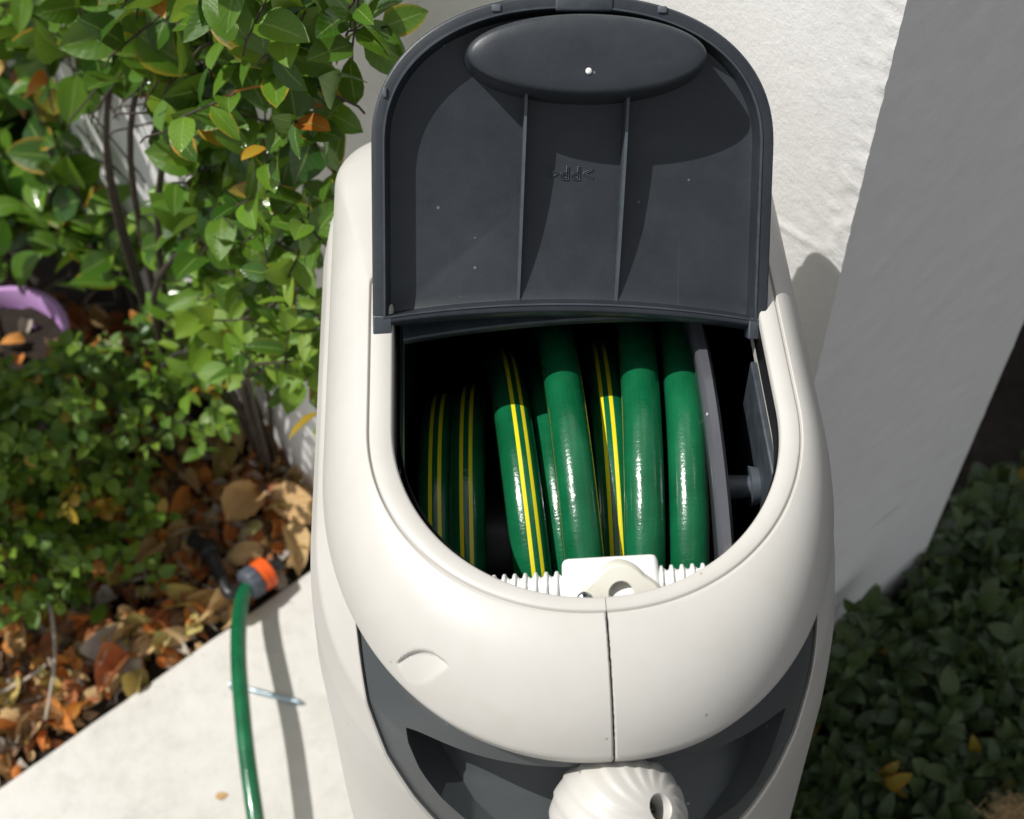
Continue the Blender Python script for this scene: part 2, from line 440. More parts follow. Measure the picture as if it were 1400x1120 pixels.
# corner return: starts from the same ragged edge
nz = 320; V = []
va = [v.co.copy() for v in wa.data.vertices]
for j in range(nz):
    base = va[j * 150 + 149]
    for i in range(60):
        t = (i / 59) ** 1.3; p = C_.lerp(D_, t); z = lerp(.30, 1.15, j / (nz - 1)); q = Vector((p.x, p.y, z))
        dd = noise.fractal(q * 60, .8, 2, 3) * .0006
        f = exp(-t * 30); x = p.x - C_.x; y = p.y - C_.y
        V.append((lerp(x - NRM.x * 0 + TAU.x * dd, base.x, f) if i else base.x, lerp(y + TAU.y * dd, base.y, f) if i else base.y, z))
wb = pyobj('return_face', V, grid_faces(nz, 60), M['stucco'], wall); wb['label'] = 'shaded grey face turning away from the sun'
def rect(a, b, z0, z1): return [(a.x - C_.x, a.y - C_.y, z0), (b.x - C_.x, b.y - C_.y, z0), (b.x - C_.x, b.y - C_.y, z1), (a.x - C_.x, a.y - C_.y, z1)]
V, F = [], []
for a, b, z0, z1 in ((I_, C_, -.1, .3), (I_, C_, 1.15, HW), (C_, D_, -.1, .3), (C_, D_, 1.15, HW), (F_, E_, -.1, HW), (E_, I_, -.1, HW), (D_, G_, -.1, HW), (G_, F_, -.1, HW)):
    F.append(tuple(len(V) + q for q in range(4))); V += rect(a, b, z0, z1)
top = [(p.x - C_.x, p.y - C_.y, HW) for p in (F_, E_, I_, C_, D_, G_)]
F.append(tuple(len(V) + q for q in range(6))); V += top
wc = pyobj('wall_shell', V, F, M['stucco'], wall, smooth=False)

# ------------------------------------------------------------------ hose reel
RX, RY = .032, .34
reel = empty('hose_reel', (RX, RY, 0))
tag(reel, 'cream plastic hose reel box with its charcoal lid standing open', 'hose reel')

# hood -------------------------------------------------------------
RIMZ = .889
NA, NS, NC, NB_ = 230, 44, 14, 22
def loop_half(a, b, yc, yb, rc, p, sgn):
    """front centre -> side -> rounded back corner -> back centre"""
    P = []
    for i in range(NA):
        t = (pi / 2) * i / NA
        P.append((sgn * a * sin(t) ** (2 / p), yc - b * cos(t) ** (2 / p)))
    for i in range(NS): P.append((sgn * a, lerp(yc, yb - rc, i / NS)))
    for i in range(NC):
        t = (pi / 2) * i / NC; P.append((sgn * (a - rc + rc * cos(t)), yb - rc + rc * sin(t)))
    for i in range(NB_ + 1): P.append((sgn * lerp(a - rc, 0, i / NB_), yb))
    return P
# dome profile rows: (fraction outwards, z)
ROWS = []
def hood_half(sgn, aout):
    spec = [(.0812, .0868, -.005, .070, .006, 2.05, .862), (.0812, .0868, -.005, .070, .006, 2.05, .8872), (.0816, .0872, -.005, .0705, .006, 2.05, .8884), (.0824, .0880, -.005, .071, .006, 2.05, RIMZ)]
    aw = .0085 if sgn < 0 else .0065
    spec += [(.082 + aw, .0925, -.005, .082, .008, 2.08, RIMZ), (.0826 + aw, .0931, -.005, .0825, .008, 2.08, RIMZ - .0004), (.0829 + aw, .0935, -.005, .083, .008, 2.08, RIMZ - .0016), (.0834 + aw, .0941, -.005, .0835, .008, 2.08, RIMZ - .0016), (.0838 + aw, .0945, -.005, .084, .008, 2.08, RIMZ - .0002)]
    a0, b0, y0 = .0842 + aw, .095, .0845
    n = 64; f0, f1 = .16, 1.22
    for i in range(n + 1):
        ph = lerp(f0, f1, i / n); h = (sin(ph) - sin(f0)) / (sin(f1) - sin(f0)); v = (cos(f0) - cos(ph)) / (cos(f0) - cos(f1))
        spec.append((lerp(a0, aout, h), lerp(b0, .1430, h), lerp(-.005, 0, h), lerp(y0, .212, h), lerp(.008, .034, h), lerp(2.08, 2.15, h), lerp(RIMZ, .8545, v)))
    for da, z in ((.0006, .8525), (.0004, .8505), (-.0006, .8455), (-.0012, .8425), (-.0022, .8412), (-.006, .8412)):
        spec.append((aout + da, .1430 + da * 1.3, 0, .212 + da, .034, 2.15, z))
    V = []; nr = len(spec)
    for a, b, yc, yb, rc, p, z in spec:
        for x, y in loop_half(a + (.0022 * max(0, min(1, (.118 - a) / .027)) if sgn < 0 else 0), b, yc, yb, rc, p, sgn): V.append(Vector((x, y, z)))
    nc = NA + NS + NC + NB_ + 1
    # seam gap with slightly worn edge, only at the front
    for r in range(nr):
        for c in range(6):
            v = V[r * nc + c]
            gap = .00032 + .00022 * noise.noise(Vector((v.z * 900, v.y * 900, sgn))) if r >= 6 else .00012
            if c == 0: v.x = sgn * gap
            elif c == 1 and r > 6: v.x = max(abs(v.x), gap + .0006) * sgn
    # seam rolls inwards
    for r in range(nr):
        v = V[r * nc]
        if r > 6: v.z -= .0008; v.y += .0006
    if sgn < 0:                                   # thumb notch
        q0 = at(541, 903, .8635) - Vector((RX, RY, 0)); q1 = at(613, 914, .8715) - Vector((RX, RY, 0))
        ax = (q1 - q0); ax.z = 0; L = ax.length / 2; ax.normalize(); ce = (q0 + q1) / 2; nv = Vector((ax.y, -ax.x, 0))  # towards the front
        if nv.y > 0: nv = -nv
        for v in V[9 * nc:]:
            d = Vector((v.x - ce.x, v.y - ce.y, 0)); u = d.dot(ax) / L; s = d.dot(nv)
            if abs(u) < 1:
                hi = -.0036 * (1 - u * u); lo = .0056 * (1 - u * u)
                if hi < s < lo:
                    q = (s - hi) / (lo - hi); dp = .0028 * sstep(0, .16, q) * (1 - q) ** .8 * (1 - u * u) ** .3; v.z -= dp * .75; v.y += dp * .6; v.x += dp * .3
    F = grid_faces(nr, nc)
    o = pyobj('hood_shell', V, F, M['cream'], reel, sharp=42)
    return o
hood_half(-1, .118); hood_half(1, .1075)

# body ---------------------------------------------------------------
AL = [(0, .146), (.4, .146), (.6, .145), (.7, .139), (.76, .136), (.80, .132), (.822, .126), (.834, .1175), (.841, .1125), (.852, .110)]
AR = [(0, .132), (.4, .132), (.5, .128), (.6, .124), (.7, .1205), (.76, .1180), (.80, .1150), (.83, .1105), (.852, .1035)]
BF = [(0, .162), (.6, .158), (.7, .153), (.78, .151), (.8, .1485), (.835, .1425), (.852, .138)]
XB = [(.70, .0), (.715, .030), (.735, .055), (.76, .074), (.78, .085), (.80, .0945), (.82, .1005), (.84, .104), (.86, .1055)]
PEX = 2.45
def bodypt(t, z, sgn):
    a = interp(AL if sgn < 0 else AR, z); b = interp(BF, z)
    return Vector((sgn * a * sin(t) ** (2 / PEX), -b * cos(t) ** (2 / PEX), z))
def tb(z, sgn):
    a = interp(AL if sgn < 0 else AR, z); x = interp(XB, z) * (1.0 if sgn < 0 else .865)
    return math.asin(min(.999, (x / a)) ** (PEX / 2))
zs = [.852 - .152 * i / 76 for i in range(77)] + [.70 - .70 * (i / 26) for i in range(1, 27)]
for sgn in (-1, 1):
    V = []; nf, ns = 40, 20
    for z in zs:
        t0 = tb(z, sgn)
        p0 = bodypt(max(t0, 1e-4), z, sgn)
        row = []
        if t0 < .01: p0.x = sgn * .0006
        row.append(p0 + Vector((-sgn * .0005, .010, 0))); row.append(p0 + Vector((0, .0012, 0)))
        for i in range(1, nf):
            t = lerp(t0, pi / 2, (i / nf) ** 1.15); row.append(bodypt(max(t, .004), z, sgn))
        a = interp(AL if sgn < 0 else AR, z)
        for i in range(ns):
            row.append(Vector((sgn * a, .173 * i / ns, z)))
        for i in range(9):
            q = (pi / 2) * i / 8; row.append(Vector((sgn * (a - .045 + .045 * cos(q)), .173 + .045 * sin(q), z)))
        row.append(Vector((sgn * .0006, .212, z)))
        V += row
    nc = len(V) // len(zs)
    pyobj('side_panel', V, grid_faces(len(zs), nc), M['cream'], reel, sharp=40)
# grey front panel with the finger pocket: the grid follows the pocket's outline, so its walls are clean
XE = [(.760, .034), (.775, .060), (.79, .073), (.805, .081), (.818, .0845), (.832, .0850)]
NTOP, NIN, NLOW, NSIDE, NMID = 10, 64, 16, 14, 110
US = [-1 - (1 - i / NSIDE) for i in range(NSIDE)] + [-1.0, -.996, -.988] + [lerp(-.982, .982, i / (NMID - 1)) for i in range(NMID)] + [.988, .996, 1.0] + [1 + (i + 1) / NSIDE for i in range(NSIDE)]
VS = [-1 + i / NTOP for i in range(NTOP)] + [0.0, .004, .012] + [lerp(.02, 1, i / (NIN - 1)) for i in range(NIN)] + [1 + (i + 1) / NLOW for i in range(NLOW)]
ZB = .760
V, DEEP = [], []
for v in VS:
    for u in US:
        au = abs(u); sgn = -1 if u < 0 else 1; uc = min(1, au)
        zt = .8355 - .0062 * uc ** 2 - .0035 * uc ** 12
        z = lerp(.853, zt, v + 1) if v < 0 else (lerp(zt, ZB, v) if v <= 1 else lerp(ZB, .702, v - 1))
        xe = interp(XE, z) * (1 if sgn < 0 else .95); a_ = interp(AL if sgn < 0 else AR, z)
        xb = min(interp(XB, z) * (1.0 if sgn < 0 else .865), .995 * a_); xe = min(xe, xb * .86)
        x = uc * xe if au <= 1 else lerp(xe, xb, au - 1)
        t = math.asin(min(.999, (x / a_)) ** (PEX / 2))
        p = bodypt(max(t, 1e-4), z, sgn)
        nrm = Vector((p.x * .55, p.y, 0)).normalized(); p -= nrm * .0024
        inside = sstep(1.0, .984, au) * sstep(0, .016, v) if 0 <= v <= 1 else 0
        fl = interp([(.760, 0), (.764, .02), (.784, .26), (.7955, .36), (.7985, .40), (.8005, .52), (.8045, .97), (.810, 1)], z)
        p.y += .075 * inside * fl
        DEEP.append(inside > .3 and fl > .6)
        V.append(p)
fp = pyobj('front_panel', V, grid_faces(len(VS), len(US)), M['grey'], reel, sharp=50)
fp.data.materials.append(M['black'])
for q in fp.data.polygons:                       # grey plastic deep in the pocket, painted black to stand in for shade
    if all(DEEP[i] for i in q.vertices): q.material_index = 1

# dark housing inside the opening
V = []
zs2 = [.886, .872, .86, .80, .68, .55]
for q, z in enumerate(zs2):
    L = loop_half(.0806, .0862, -.005, .085, .006, 2.05, -1); Rr = loop_half(.0806, .0862, -.005, .085, .006, 2.05, 1)
    if z < .865:
        k_ = 1.0 if z > .86 else 1.24
        L = [(x * k_, y * 1.2 if y < 0 else y * 1.9) for x, y in L]; Rr = [(x * k_, y * 1.2 if y < 0 else y * 1.9) for x, y in Rr]
    for x, y in (L + Rr[::-1])[::2]: V.append((x, y, z - .001))
nl = len(V) // len(zs2)
pyobj('inner_housing', V, grid_faces(len(zs2), nl, True) + [tuple((len(zs2) - 1) * nl + k_ for k_ in range(nl))], M['black'], reel)

# foot
bm = bmesh.new()
box_bm(bm, (0, .02, .012), (.20, .30, .024), .006)
bmobj('foot', bm, M['black'], reel)

# ------------------------------------------------------------------ lid (own frame: x across, y up the lid, z out of its inner face)
TILT = radians(45)
lid = None
ROLL = radians(-3.7)
up = Vector((0, sin(TILT), cos(TILT))); nn = Vector((0, -cos(TILT), sin(TILT))); xx = Vector((1, 0, 0))
lx = (cos(ROLL) * xx + sin(ROLL) * up); ly = (-sin(ROLL) * xx + cos(ROLL) * up)
LM = Matrix((lx, ly, nn)).transposed().to_4x4()
LM.translation = Vector((-.0035, .0478, .8905))
LA, LT, LH, LP = .0887, .075, .0652, 2.25
def lid_loop(ins, na=90, nsd=26, nb=40, arc=.0066, low=0.0):
    """closed loop: bottom right -> up right side -> arch -> down left -> curved bottom edge"""
    a = LA - ins; h = LH - ins; P = []
    y0 = .0 + low
    for i in range(nsd): P.append((a, lerp(y0, LT, i / nsd)))
    for i in range(na + 1):
        t = pi * i / na; c, s = cos(t), sin(t)
        P.append(((1 if c > 0 else -1) * a * abs(c) ** (2 / LP), LT + h * abs(s) ** (2 / LP)))
    for i in range(1, nsd + 1): P.append((-a, lerp(LT, y0, i / nsd)))
    for i in range(1, nb):
        x = lerp(-a, a, i / nb); P.append((x, y0 + arc * (1 - (x / a) ** 2)))
    return P
FD = -.0125
def ringV(ins, z, low=0.0, crown=0.0): return [Vector((x, y, z - crown * (1 - min(1, (x / LA) ** 2)))) for x, y in lid_loop(ins, low=low)]
rings = [ringV(.010, -.0165, -.001), ringV(.003, -.0155, -.0045), ringV(.0004, -.0135, -.006), ringV(0, -.010, -.007), ringV(0, -.0009, -.0045), ringV(.0006, -.0002, -.0035), ringV(.0012, 0, -.003),
         ringV(.0046, 0, -.0012), ringV(.0050, .0006, -.0009), ringV(.0058, .0006, -.0003), ringV(.0062, 0, 0), ringV(.0066, FD * .85, .0003), ringV(.0074, FD * .98, .0008), ringV(.0084, FD, .0014)]
V = [p for r in rings for p in r]; nl = len(rings[0]); F = grid_faces(len(rings), nl, True)
# floor: shrink towards the middle, slightly dished
cx, cy = 0, .068
base = rings[-1]; last = (len(rings) - 1) * nl
for q in range(1, 13):
    f = 1 - q / 13
    for p in base:
        V.append(Vector((cx + (p.x - cx) * f, cy + (p.y - cy) * f, FD - .003 * (1 - f * f))))
F += grid_faces(13, nl, True, last)
V.append(Vector((cx, cy, FD - .003))); ci = len(V) - 1; l0 = last + 12 * nl
F += [(l0 + k_, l0 + (k_ + 1) % nl, ci) for k_ in range(nl)]
# back skin
V.append(Vector((0, .07, -.020))); bi = len(V) - 1
F += [((k_ + 1) % nl, k_, bi) for k_ in range(nl)]
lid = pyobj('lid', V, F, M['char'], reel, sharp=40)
lid['label'] = 'charcoal lid flipped open to show its ribbed inside'
lid.matrix_local = LM
# boss
V = []; ns_ = 72; prof = [(1.10, FD - .001), (1.055, -.004), (1.03, .006), (1.0, .0105), (.985, .0122), (.955, .0136), (.90, .0146), (.82, .0152), (.6, .0158), (.3, .0161)]
for s, z in prof:
    for k_ in range(ns_):
        t = 2 * pi * k_ / ns_
        ex = (s - 1) if s > 1 else 0
        sa = .0515 * s if s <= 1 else .0515 + ex * .02
        sb = .0172 * s if s <= 1 else .0172 + ex * .02
        if s < 1: sa = .0515 - (1 - s) * .0172; sb = .0172 * s
        V.append((.005 + sa * cos(t), .1135 + sb * sin(t), z))
F = grid_faces(len(prof), ns_, True) + [tuple((len(prof) - 1) * ns_ + k_ for k_ in range(ns_))]
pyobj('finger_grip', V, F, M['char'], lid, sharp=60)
# sprue
bm = bmesh.new(); bmesh.ops.create_uvsphere(bm, u_segments=14, v_segments=8, radius=.0014)
bmesh.ops.scale(bm, vec=(1, 1, .55), verts=bm.verts); bmesh.ops.translate(bm, vec=(.0055, .1065, .0162), verts=bm.verts)
bmobj('moulding_nub', bm, M['nylon'], lid)['label'] = 'small pale moulding mark on the grip'
# ribs
for x0, x1 in ((-.0232, -.0205), (.0215, .0243)):
    V = []; n = 24
    for i in range(n):
        t = i / (n - 1); y = lerp(.0056, .1005, t); x = lerp(x0, x1, t); h = .0118 * (1 - (1 - t) ** 1.8) + .0002
        zb = FD - .003
        for dx, z in ((-.0011, zb), (-.0006, FD + h), (.0006, FD + h), (.0011, zb)): V.append((x + dx, y, z))
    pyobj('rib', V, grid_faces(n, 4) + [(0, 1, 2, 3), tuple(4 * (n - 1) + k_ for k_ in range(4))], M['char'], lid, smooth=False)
# moulded recycling mark
cu = bpy.data.curves.new('moulded_mark', 'FONT'); cu.body = '>PP<'; cu.size = .0088; cu.align_x = 'CENTER'; cu.align_y = 'CENTER'; cu.space_character = 1.12
cu.extrude = .00018; cu.fill_mode = 'NONE'; cu.bevel_depth = .00016; cu.bevel_resolution = 1
tmp = bpy.data.objects.new('tmp', cu); COL.objects.link(tmp)
dg = bpy.context.evaluated_depsgraph_get(); me = bpy.data.meshes.new_from_object(tmp.evaluated_get(dg))
bpy.data.objects.remove(tmp)
tx = mesh_obj('moulded_mark', me, lid, M['char'], smooth=False); tx.matrix_local = Matrix.Translation((0, .0645, FD - .0026)) @ Matrix.Rotation(pi, 4, 'Z')
tx['label'] = 'raised letters reading >PP< upside down'
# hinge ears
for sx_ in (-1, 1):
    bm = bmesh.new(); box_bm(bm, (sx_ * (LA - .0042), -.0045, -.0055), (.0082, .0095, .0115), .0007)
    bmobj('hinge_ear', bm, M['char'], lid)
# latch tabs on the top edge
bm = bmesh.new(); box_bm(bm, (.004, LT + LH - .0035, -.0012), (.025, .0075, .005), .0012)
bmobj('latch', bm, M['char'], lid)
for x_ in (-.034, .038):
    bm = bmesh.new(); box_bm(bm, (x_, LT + LH - .0062, .0002), (.004, .003, .0018), .0005)
    bmobj('latch_stop', bm, M['char'], lid)
bm = bmesh.new(); box_bm(bm, (-LA + .0062, .098, .0004), (.0018, .0042, .002), .0004)
bmobj('latch_stop', bm, M['char'], lid)
# hinge rail of the opening, just below the lid
n = 40; V = []
for i in range(n):
    x = lerp(-.080, .080, i / (n - 1)); yy = .0415 + .0062 * (1 - (x / .08) ** 2)
    for dy, dz in ((.0105, -.0175), (.0092, -.0135), (.0098, -.0125), (.015, -.0122), (.024, -.0125), (.024, -.0175)): V.append((x, yy + dy, .8905 + dz))
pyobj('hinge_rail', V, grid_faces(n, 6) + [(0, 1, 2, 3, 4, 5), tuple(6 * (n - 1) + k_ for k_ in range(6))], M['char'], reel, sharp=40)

# ------------------------------------------------------------------ drum, wound hose
DY, DZ = .026, .716
HR = .0092
def disc(name, x, r, th, mat, seg=96, inner=.0):
    V = []
    prof = [(inner, -th / 2), (r - .012, -th / 2), (r - .010, -th / 2 - .001), (r - .002, -th / 2 - .001), (r, -th / 2 + .0006), (r, th / 2 - .0006), (r - .002, th / 2 + .001), (r - .010, th / 2 + .001), (r - .012, th / 2), (inner, th / 2)]
    for rr_, h in prof:
        for k_ in range(seg):
            t = 2 * pi * k_ / seg; V.append((x + h, DY + rr_ * cos(t), DZ + rr_ * sin(t)))
    return pyobj(name, V, grid_faces(len(prof), seg, True), mat, reel, sharp=40)
disc('drum_flange', .0580, .150, .0048, M['flange'], inner=.02)
disc('drum_flange', -.0885, .135, .004, M['flange'], inner=.02)
# core of drum
V = []
for x in (-.085, .056):
    for k_ in range(48): V.append((x, DY + .052 * cos(2 * pi * k_ / 48), DZ + .052 * sin(2 * pi * k_ / 48)))
pyobj('drum_core', V, grid_faces(2, 48, True), M['black'], reel)
# axle boss and bracket on the right
bm = bmesh.new()
bmesh.ops.create_cone(bm, cap_ends=True, segments=28, radius1=.006, radius2=.005, depth=.016, matrix=Matrix.Translation((.069, -.012, .835)) @ Matrix.Rotation(pi / 2, 4, 'Y'))
bmesh.ops.create_cone(bm, cap_ends=True, segments=28, radius1=.0095, radius2=.0085, depth=.004, matrix=Matrix.Translation((.076, -.012, .835)) @ Matrix.Rotation(pi / 2, 4, 'Y'))
bmobj('pivot_boss', bm, M['char'], reel)
bm = bmesh.new(); box_bm(bm, (.0795, .004, .815), (.003, .062, .105), .001)
bmobj('gear_plate', bm, M['char'], reel)
bm = bmesh.new(); box_bm(bm, (-.0815, .02, .868), (.0022, .075, .004), .0009)
bmobj('flange_glint', bm, M['galv'], reel)  # bright strip added to stand in for the reflection on the left flange edge

# wound hose: (x at the crown, sideways drift per radian, radius of the turn, stripe turn)
TURNS = [(-.0715, -.0020, .0820, .50), (-.0560, -.0025, .0860, .50), (-.0305, .0065, .1040, .545), (-.0130, .0055, .0950, .22), (-.0060, .0047, .1265, -.24), (.0152, -.0022, .1060, .47), (.0285, -.0080, .1265, .02), (.0490, -.0085, .1240, .95)]
def hose_path():
    P, Tw = [], []; nT = len(TURNS); per = 120
    for ti, (x0, dr, R, tw) in enumerate(TURNS):
        nx = TURNS[min(ti + 1, nT - 1)]; pv = TURNS[max(ti - 1, 0)]
        for i in range(per):
            th = -pi + 2 * pi * i / per            # 0 = top of the drum, positive = towards the front
            s = sstep(2.0, pi, th) * .5; s2 = sstep(-2.0, -pi, th) * .5
            def mixv(a, b, c): return a * (1 - s - s2) + b * s + c * s2
            x = mixv(x0 + dr * th, nx[0] - nx[1] * pi * .6 if ti < nT - 1 else x0 + dr * th, pv[0] + pv[1] * pi * .6 if ti else x0 + dr * th)
            R_ = mixv(R, nx[2], pv[2]); t_ = mixv(tw, nx[3], pv[3])
            P.append(Vector((x, DY - R_ * sin(th), DZ + R_ * cos(th)))); Tw.append(t_)
    return P, Tw
P, Tw = hose_path()
AX = Vector((0, DY, DZ))
hose = empty('garden_hose', (RX, RY, .66))
tag(hose, 'glossy green garden hose with yellow stripe pairs wound on the drum inside the reel', 'garden hose')
Pl = [p - Vector((0, 0, .66)) for p in P]
tube('wound_hose', Pl, HR, M['hose'], hose, seg=40, ref=lambda i: Vector((0, P[i].y - DY, P[i].z - DZ)), uv=True, twist=[t for t in Tw])
# the angle 0 of every ring points outwards: u = .5 sits inside, so twist .5 brings the stripe pair to the crown

# ------------------------------------------------------------------ traverse screw and hose guide
def thread_rod(name, x0, x1, y, z, r, depth, pitch, mat, hand=1, seg=40):
    n = int((x1 - x0) / pitch * 14); V = []
    for i in range(n):
        x = lerp(x0, x1, i / (n - 1))
        for k_ in range(seg):
            t = 2 * pi * k_ / seg; ph = (x / pitch + hand * t / (2 * pi)) % 1
            ph2 = (x / pitch - hand * t / (2 * pi)) % 1
            cr = sstep(.20, .38, abs(ph - .5)); cr2 = sstep(.20, .38, abs(ph2 - .5))
            rr_ = r - depth * (1 - max(cr * 1.0, cr2 * .35))
            V.append((x, y + rr_ * cos(t), z + rr_ * sin(t)))
    return pyobj(name, V, grid_faces(n, seg, True) + [tuple(range(seg))[::-1], tuple((n - 1) * seg + k_ for k_ in range(seg))], mat, reel, sharp=50)
SY, SZ = -.0768, .8640
thread_rod('traverse_screw', -.079, .079, SY, SZ, .0094, .0021, .0043, M['nylon'])
def lp(px, py, z): return at(px, py, z) - Vector((RX, RY, 0))
gc = lp(836, 790, .873)
bm = bmesh.new(); box_bm(bm, (gc.x, SY + .0005, SZ + .0015), (.0395, .0225, .0170), .0028)
bmobj('hose_guide', bm, M['nylon'], reel)
guide = reel.children[-1]; guide['label'] = 'white sliding hose guide block on the threaded bar'
# eyelet: thick ring facing up and forward on the block, with its hose hole
V = []; n = 48; ri, ro, th_ = .0047, .0118, .011
ec = lp(848, 808, .872)
en = Vector((0, -.62, .78)).normalized(); ev = Vector((0, .78, .62)); eu = Vector((1, 0, 0))
for i in range(n):
    t = lerp(-.35, pi + .35, i / (n - 1)); c, q = cos(t), sin(t)
    fl = 1.0 + .42 * (1 - sstep(-.1, .62, q))
    for rr_, h in ((ri, th_ * .5), (ri * 1.12, th_ * .56), (ro * .92 * fl, th_ * .52), (ro * fl, th_ * .40), (ro * fl * 1.02, -th_ * .7), (ri, -th_ * .7)):
        V.append(ec + eu * (rr_ * c) + ev * (rr_ * q) + en * h)
pyobj('hose_eyelet', V, grid_faces(n, 6) + [(r * 6 + 5, r * 6, (r + 1) * 6, (r + 1) * 6 + 5) for r in range(n - 1)] + [(0, 1, 2, 3, 4, 5), tuple((n - 1) * 6 + k_ for k_ in range(6))], M['nylon_old'], reel, sharp=40)
def screw_head(name, c, r, axis, mat, parent):
    o = empty_mesh = None
    bm = bmesh.new()
    V = []; seg = 32; prof = [(r, 0), (r, r * .25), (r * .9, r * .5), (r * .6, r * .68), (r * .32, r * .74), (.0, r * .76)]
    n0 = len(prof)
    for rr_, z in prof[:-1]:
        for k_ in range(seg):
            t = 2 * pi * k_ / seg
            cr = min(abs(rr_ * cos(t)), abs(rr_ * sin(t)))
            zz = z - (r * .45 if (cr < r * .14 and rr_ < r * .62) else 0)
            V.append((rr_ * cos(t), rr_ * sin(t), zz))
    V.append((0, 0, r * .25))
    F = grid_faces(n0 - 1, seg, True) + [((n0 - 2) * seg + k_, (n0 - 2) * seg + (k_ + 1) % seg, len(V) - 1) for k_ in range(seg)]
    o = pyobj(name, V, F, mat, parent, sharp=35)
    o.matrix_local = Matrix.Translation(c) @ Vector(axis).to_track_quat('Z', 'Y').to_matrix().to_4x4()
    return o
sc_ = lp(799, 806, .8775)
screw_head('guide_screw', (sc_.x, SY - .0088, SZ + .0105), .0036, (0, -.75, .66), M['steel'], reel)

# ------------------------------------------------------------------ crank knob
kc = lp(847, 1120, .820); KR = .0278
tocam = (CPOS - (kc + Vector((RX, RY, 0)))).normalized()
rgt = CROT @ Vector((1, 0, 0)); upv = CROT @ Vector((0, 1, 0))
kax = (tocam * .76 + rgt * .62 + upv * .17).normalized()
V = []; nth, nph = 56, 144
for i in range(nth + 1):
    th = lerp(.205, pi - .05, i / nth)
    for j in range(nph):
        ph = 2 * pi * j / nph
        q = (ph / (2 * pi) * 15 + th * 2.3) % 1.0
        groove = (1 - sstep(0, .14, q)) * 1.0 if q < .14 else 0
        fl = .032 * ((q - .12) / .88 - .5 if q > .12 else .5 - q / .12) * sstep(.25, .6, th) * sstep(3.0, 2.2, th)
        r = KR * (1 + fl)
        z = r * cos(th) * (.95 if cos(th) > 0 else 1.05)
        V.append((r * sin(th) * cos(ph), r * sin(th) * sin(ph), z))
nh = len(V) // nph
# screw hole: rolls in and down
for rr_, z in ((.185, .915), (.165, .88), (.160, .55), (.0, .55)):
    pass
hole = []
for rr_, z in ((.200, .925), (.188, .905), (.182, .86), (.178, .52), (.02, .52)):
    for j in range(nph):
        ph = 2 * pi * j / nph; hole.append((KR * rr_ * cos(ph), KR * rr_ * sin(ph), KR * z))
V = hole[::-1] and [hole[(4 - r) * nph + j] for r in range(5) for j in range(nph)] + V
knob = pyobj('crank_knob', V, grid_faces(5 + nh, nph, True), M['cream'], reel, sharp=60)
knob['label'] = 'cream ball knob with swirling flutes and a screw hole'
KM = Matrix.Translation(kc) @ kax.to_track_quat('Z', 'Y').to_matrix().to_4x4()
knob.matrix_local = KM
screw_head('knob_screw', (0, 0, KR * .56), KR * .165, (0, 0, 1), M['tarnish'], knob)
# crank arm carrying the knob, below the frame
bm = bmesh.new(); box_bm(bm, (kc.x - .01, -.150, .735), (.030, .016, .115), .005)
bmobj('crank_arm', bm, M['grey'], reel)

# ------------------------------------------------------------------ feeder hose, connector, tap, screw on the slab
def smooth_path(pts, n=90):
    pts = [Vector(p) for p in pts]; out = []
    P_ = [pts[0] * 2 - pts[1]] + pts + [pts[-1] * 2 - pts[-2]]
    m = len(pts) - 1
    for i in range(n):
        t = i / (n - 1) * m; k_ = min(int(t), m - 1); f = t - k_
        a, b, c, d = P_[k_:k_ + 4]
        out.append(.5 * ((2 * b) + (c - a) * f + (2 * a - 5 * b + 4 * c - d) * f * f + (3 * b - a - 3 * c + d) * f ** 3))
    return out
c0 = at(346, 795, .030)
hp = [at(348, 793, .030), at(333, 815, .038), at(327, 850, .048), at(326, 900, .060), at(330, 960, .068), at(337, 1030, .070), at(348, 1110, .066), at(362, 1200, .050), at(400, 1320, .03), at(470, 1420, .015), at(560, 1480, .0105)]
lead = empty('garden_hose', hp[0]); tag(lead, 'plain green feeder hose arching over the pale slab to the orange connector', 'garden hose')
tube('feeder_hose', [p - hp[0] for p in smooth_path(hp, 140)], .0086, M['hose'], lead, seg=28, ref=(0, 0, 1), uv=True, twist=[.02] * 140)
con_dir = (at(372, 770, .030) - at(335, 812, .055)).normalized()
cd = Vector((.72, .66, -.18)).normalized()
con = empty('hose_connector', c0); tag(con, 'orange and grey quick connector on the end of the green feeder hose', 'hose connector')
def lathe(name, prof, mat, parent, M_, seg=40, knurl=0, sharp=40):
    V = []
    for r, z, kn in prof:
        for k_ in range(seg):
            t = 2 * pi * k_ / seg; rr_ = r * (1 + (.05 if (kn and (k_ // 2) % 2) else 0)); V.append((rr_ * cos(t), rr_ * sin(t), z))
    o = pyobj(name, V, grid_faces(len(prof), seg, True) + [tuple(range(seg))[::-1], tuple((len(prof) - 1) * seg + k_ for k_ in range(seg))], mat, parent, sharp=sharp)
    o.matrix_local = M_; return o
CM = cd.to_track_quat('Z', 'Y').to_matrix().to_4x4() @ Matrix.Scale(.98, 4)
lathe('grip_collar', [(.0100, -.012, 0), (.0165, -.010, 0), (.0178, -.008, 1), (.0182, .004, 1), (.0170, .006, 0)], M['collar'], con, CM)
lathe('orange_ring', [(.0160, .0062, 0), (.0182, .0075, 0), (.0186, .012, 0), (.0172, .0128, 0), (.0172, .0145, 0), (.0186, .0152, 0), (.0186, .021, 0), (.0165, .0225, 0), (.012, .024, 0)], M['orange'], con, CM)
lathe('neck', [(.0100, .0235, 0), (.0100, .030, 0), (.0085, .031, 0), (.0085, .040, 0)], M['black'], con, CM)
tp = [at(262, 738, .030), at(285, 752, .034), at(300, 785, .034), at(316, 812, .036), at(335, 800, .030)]
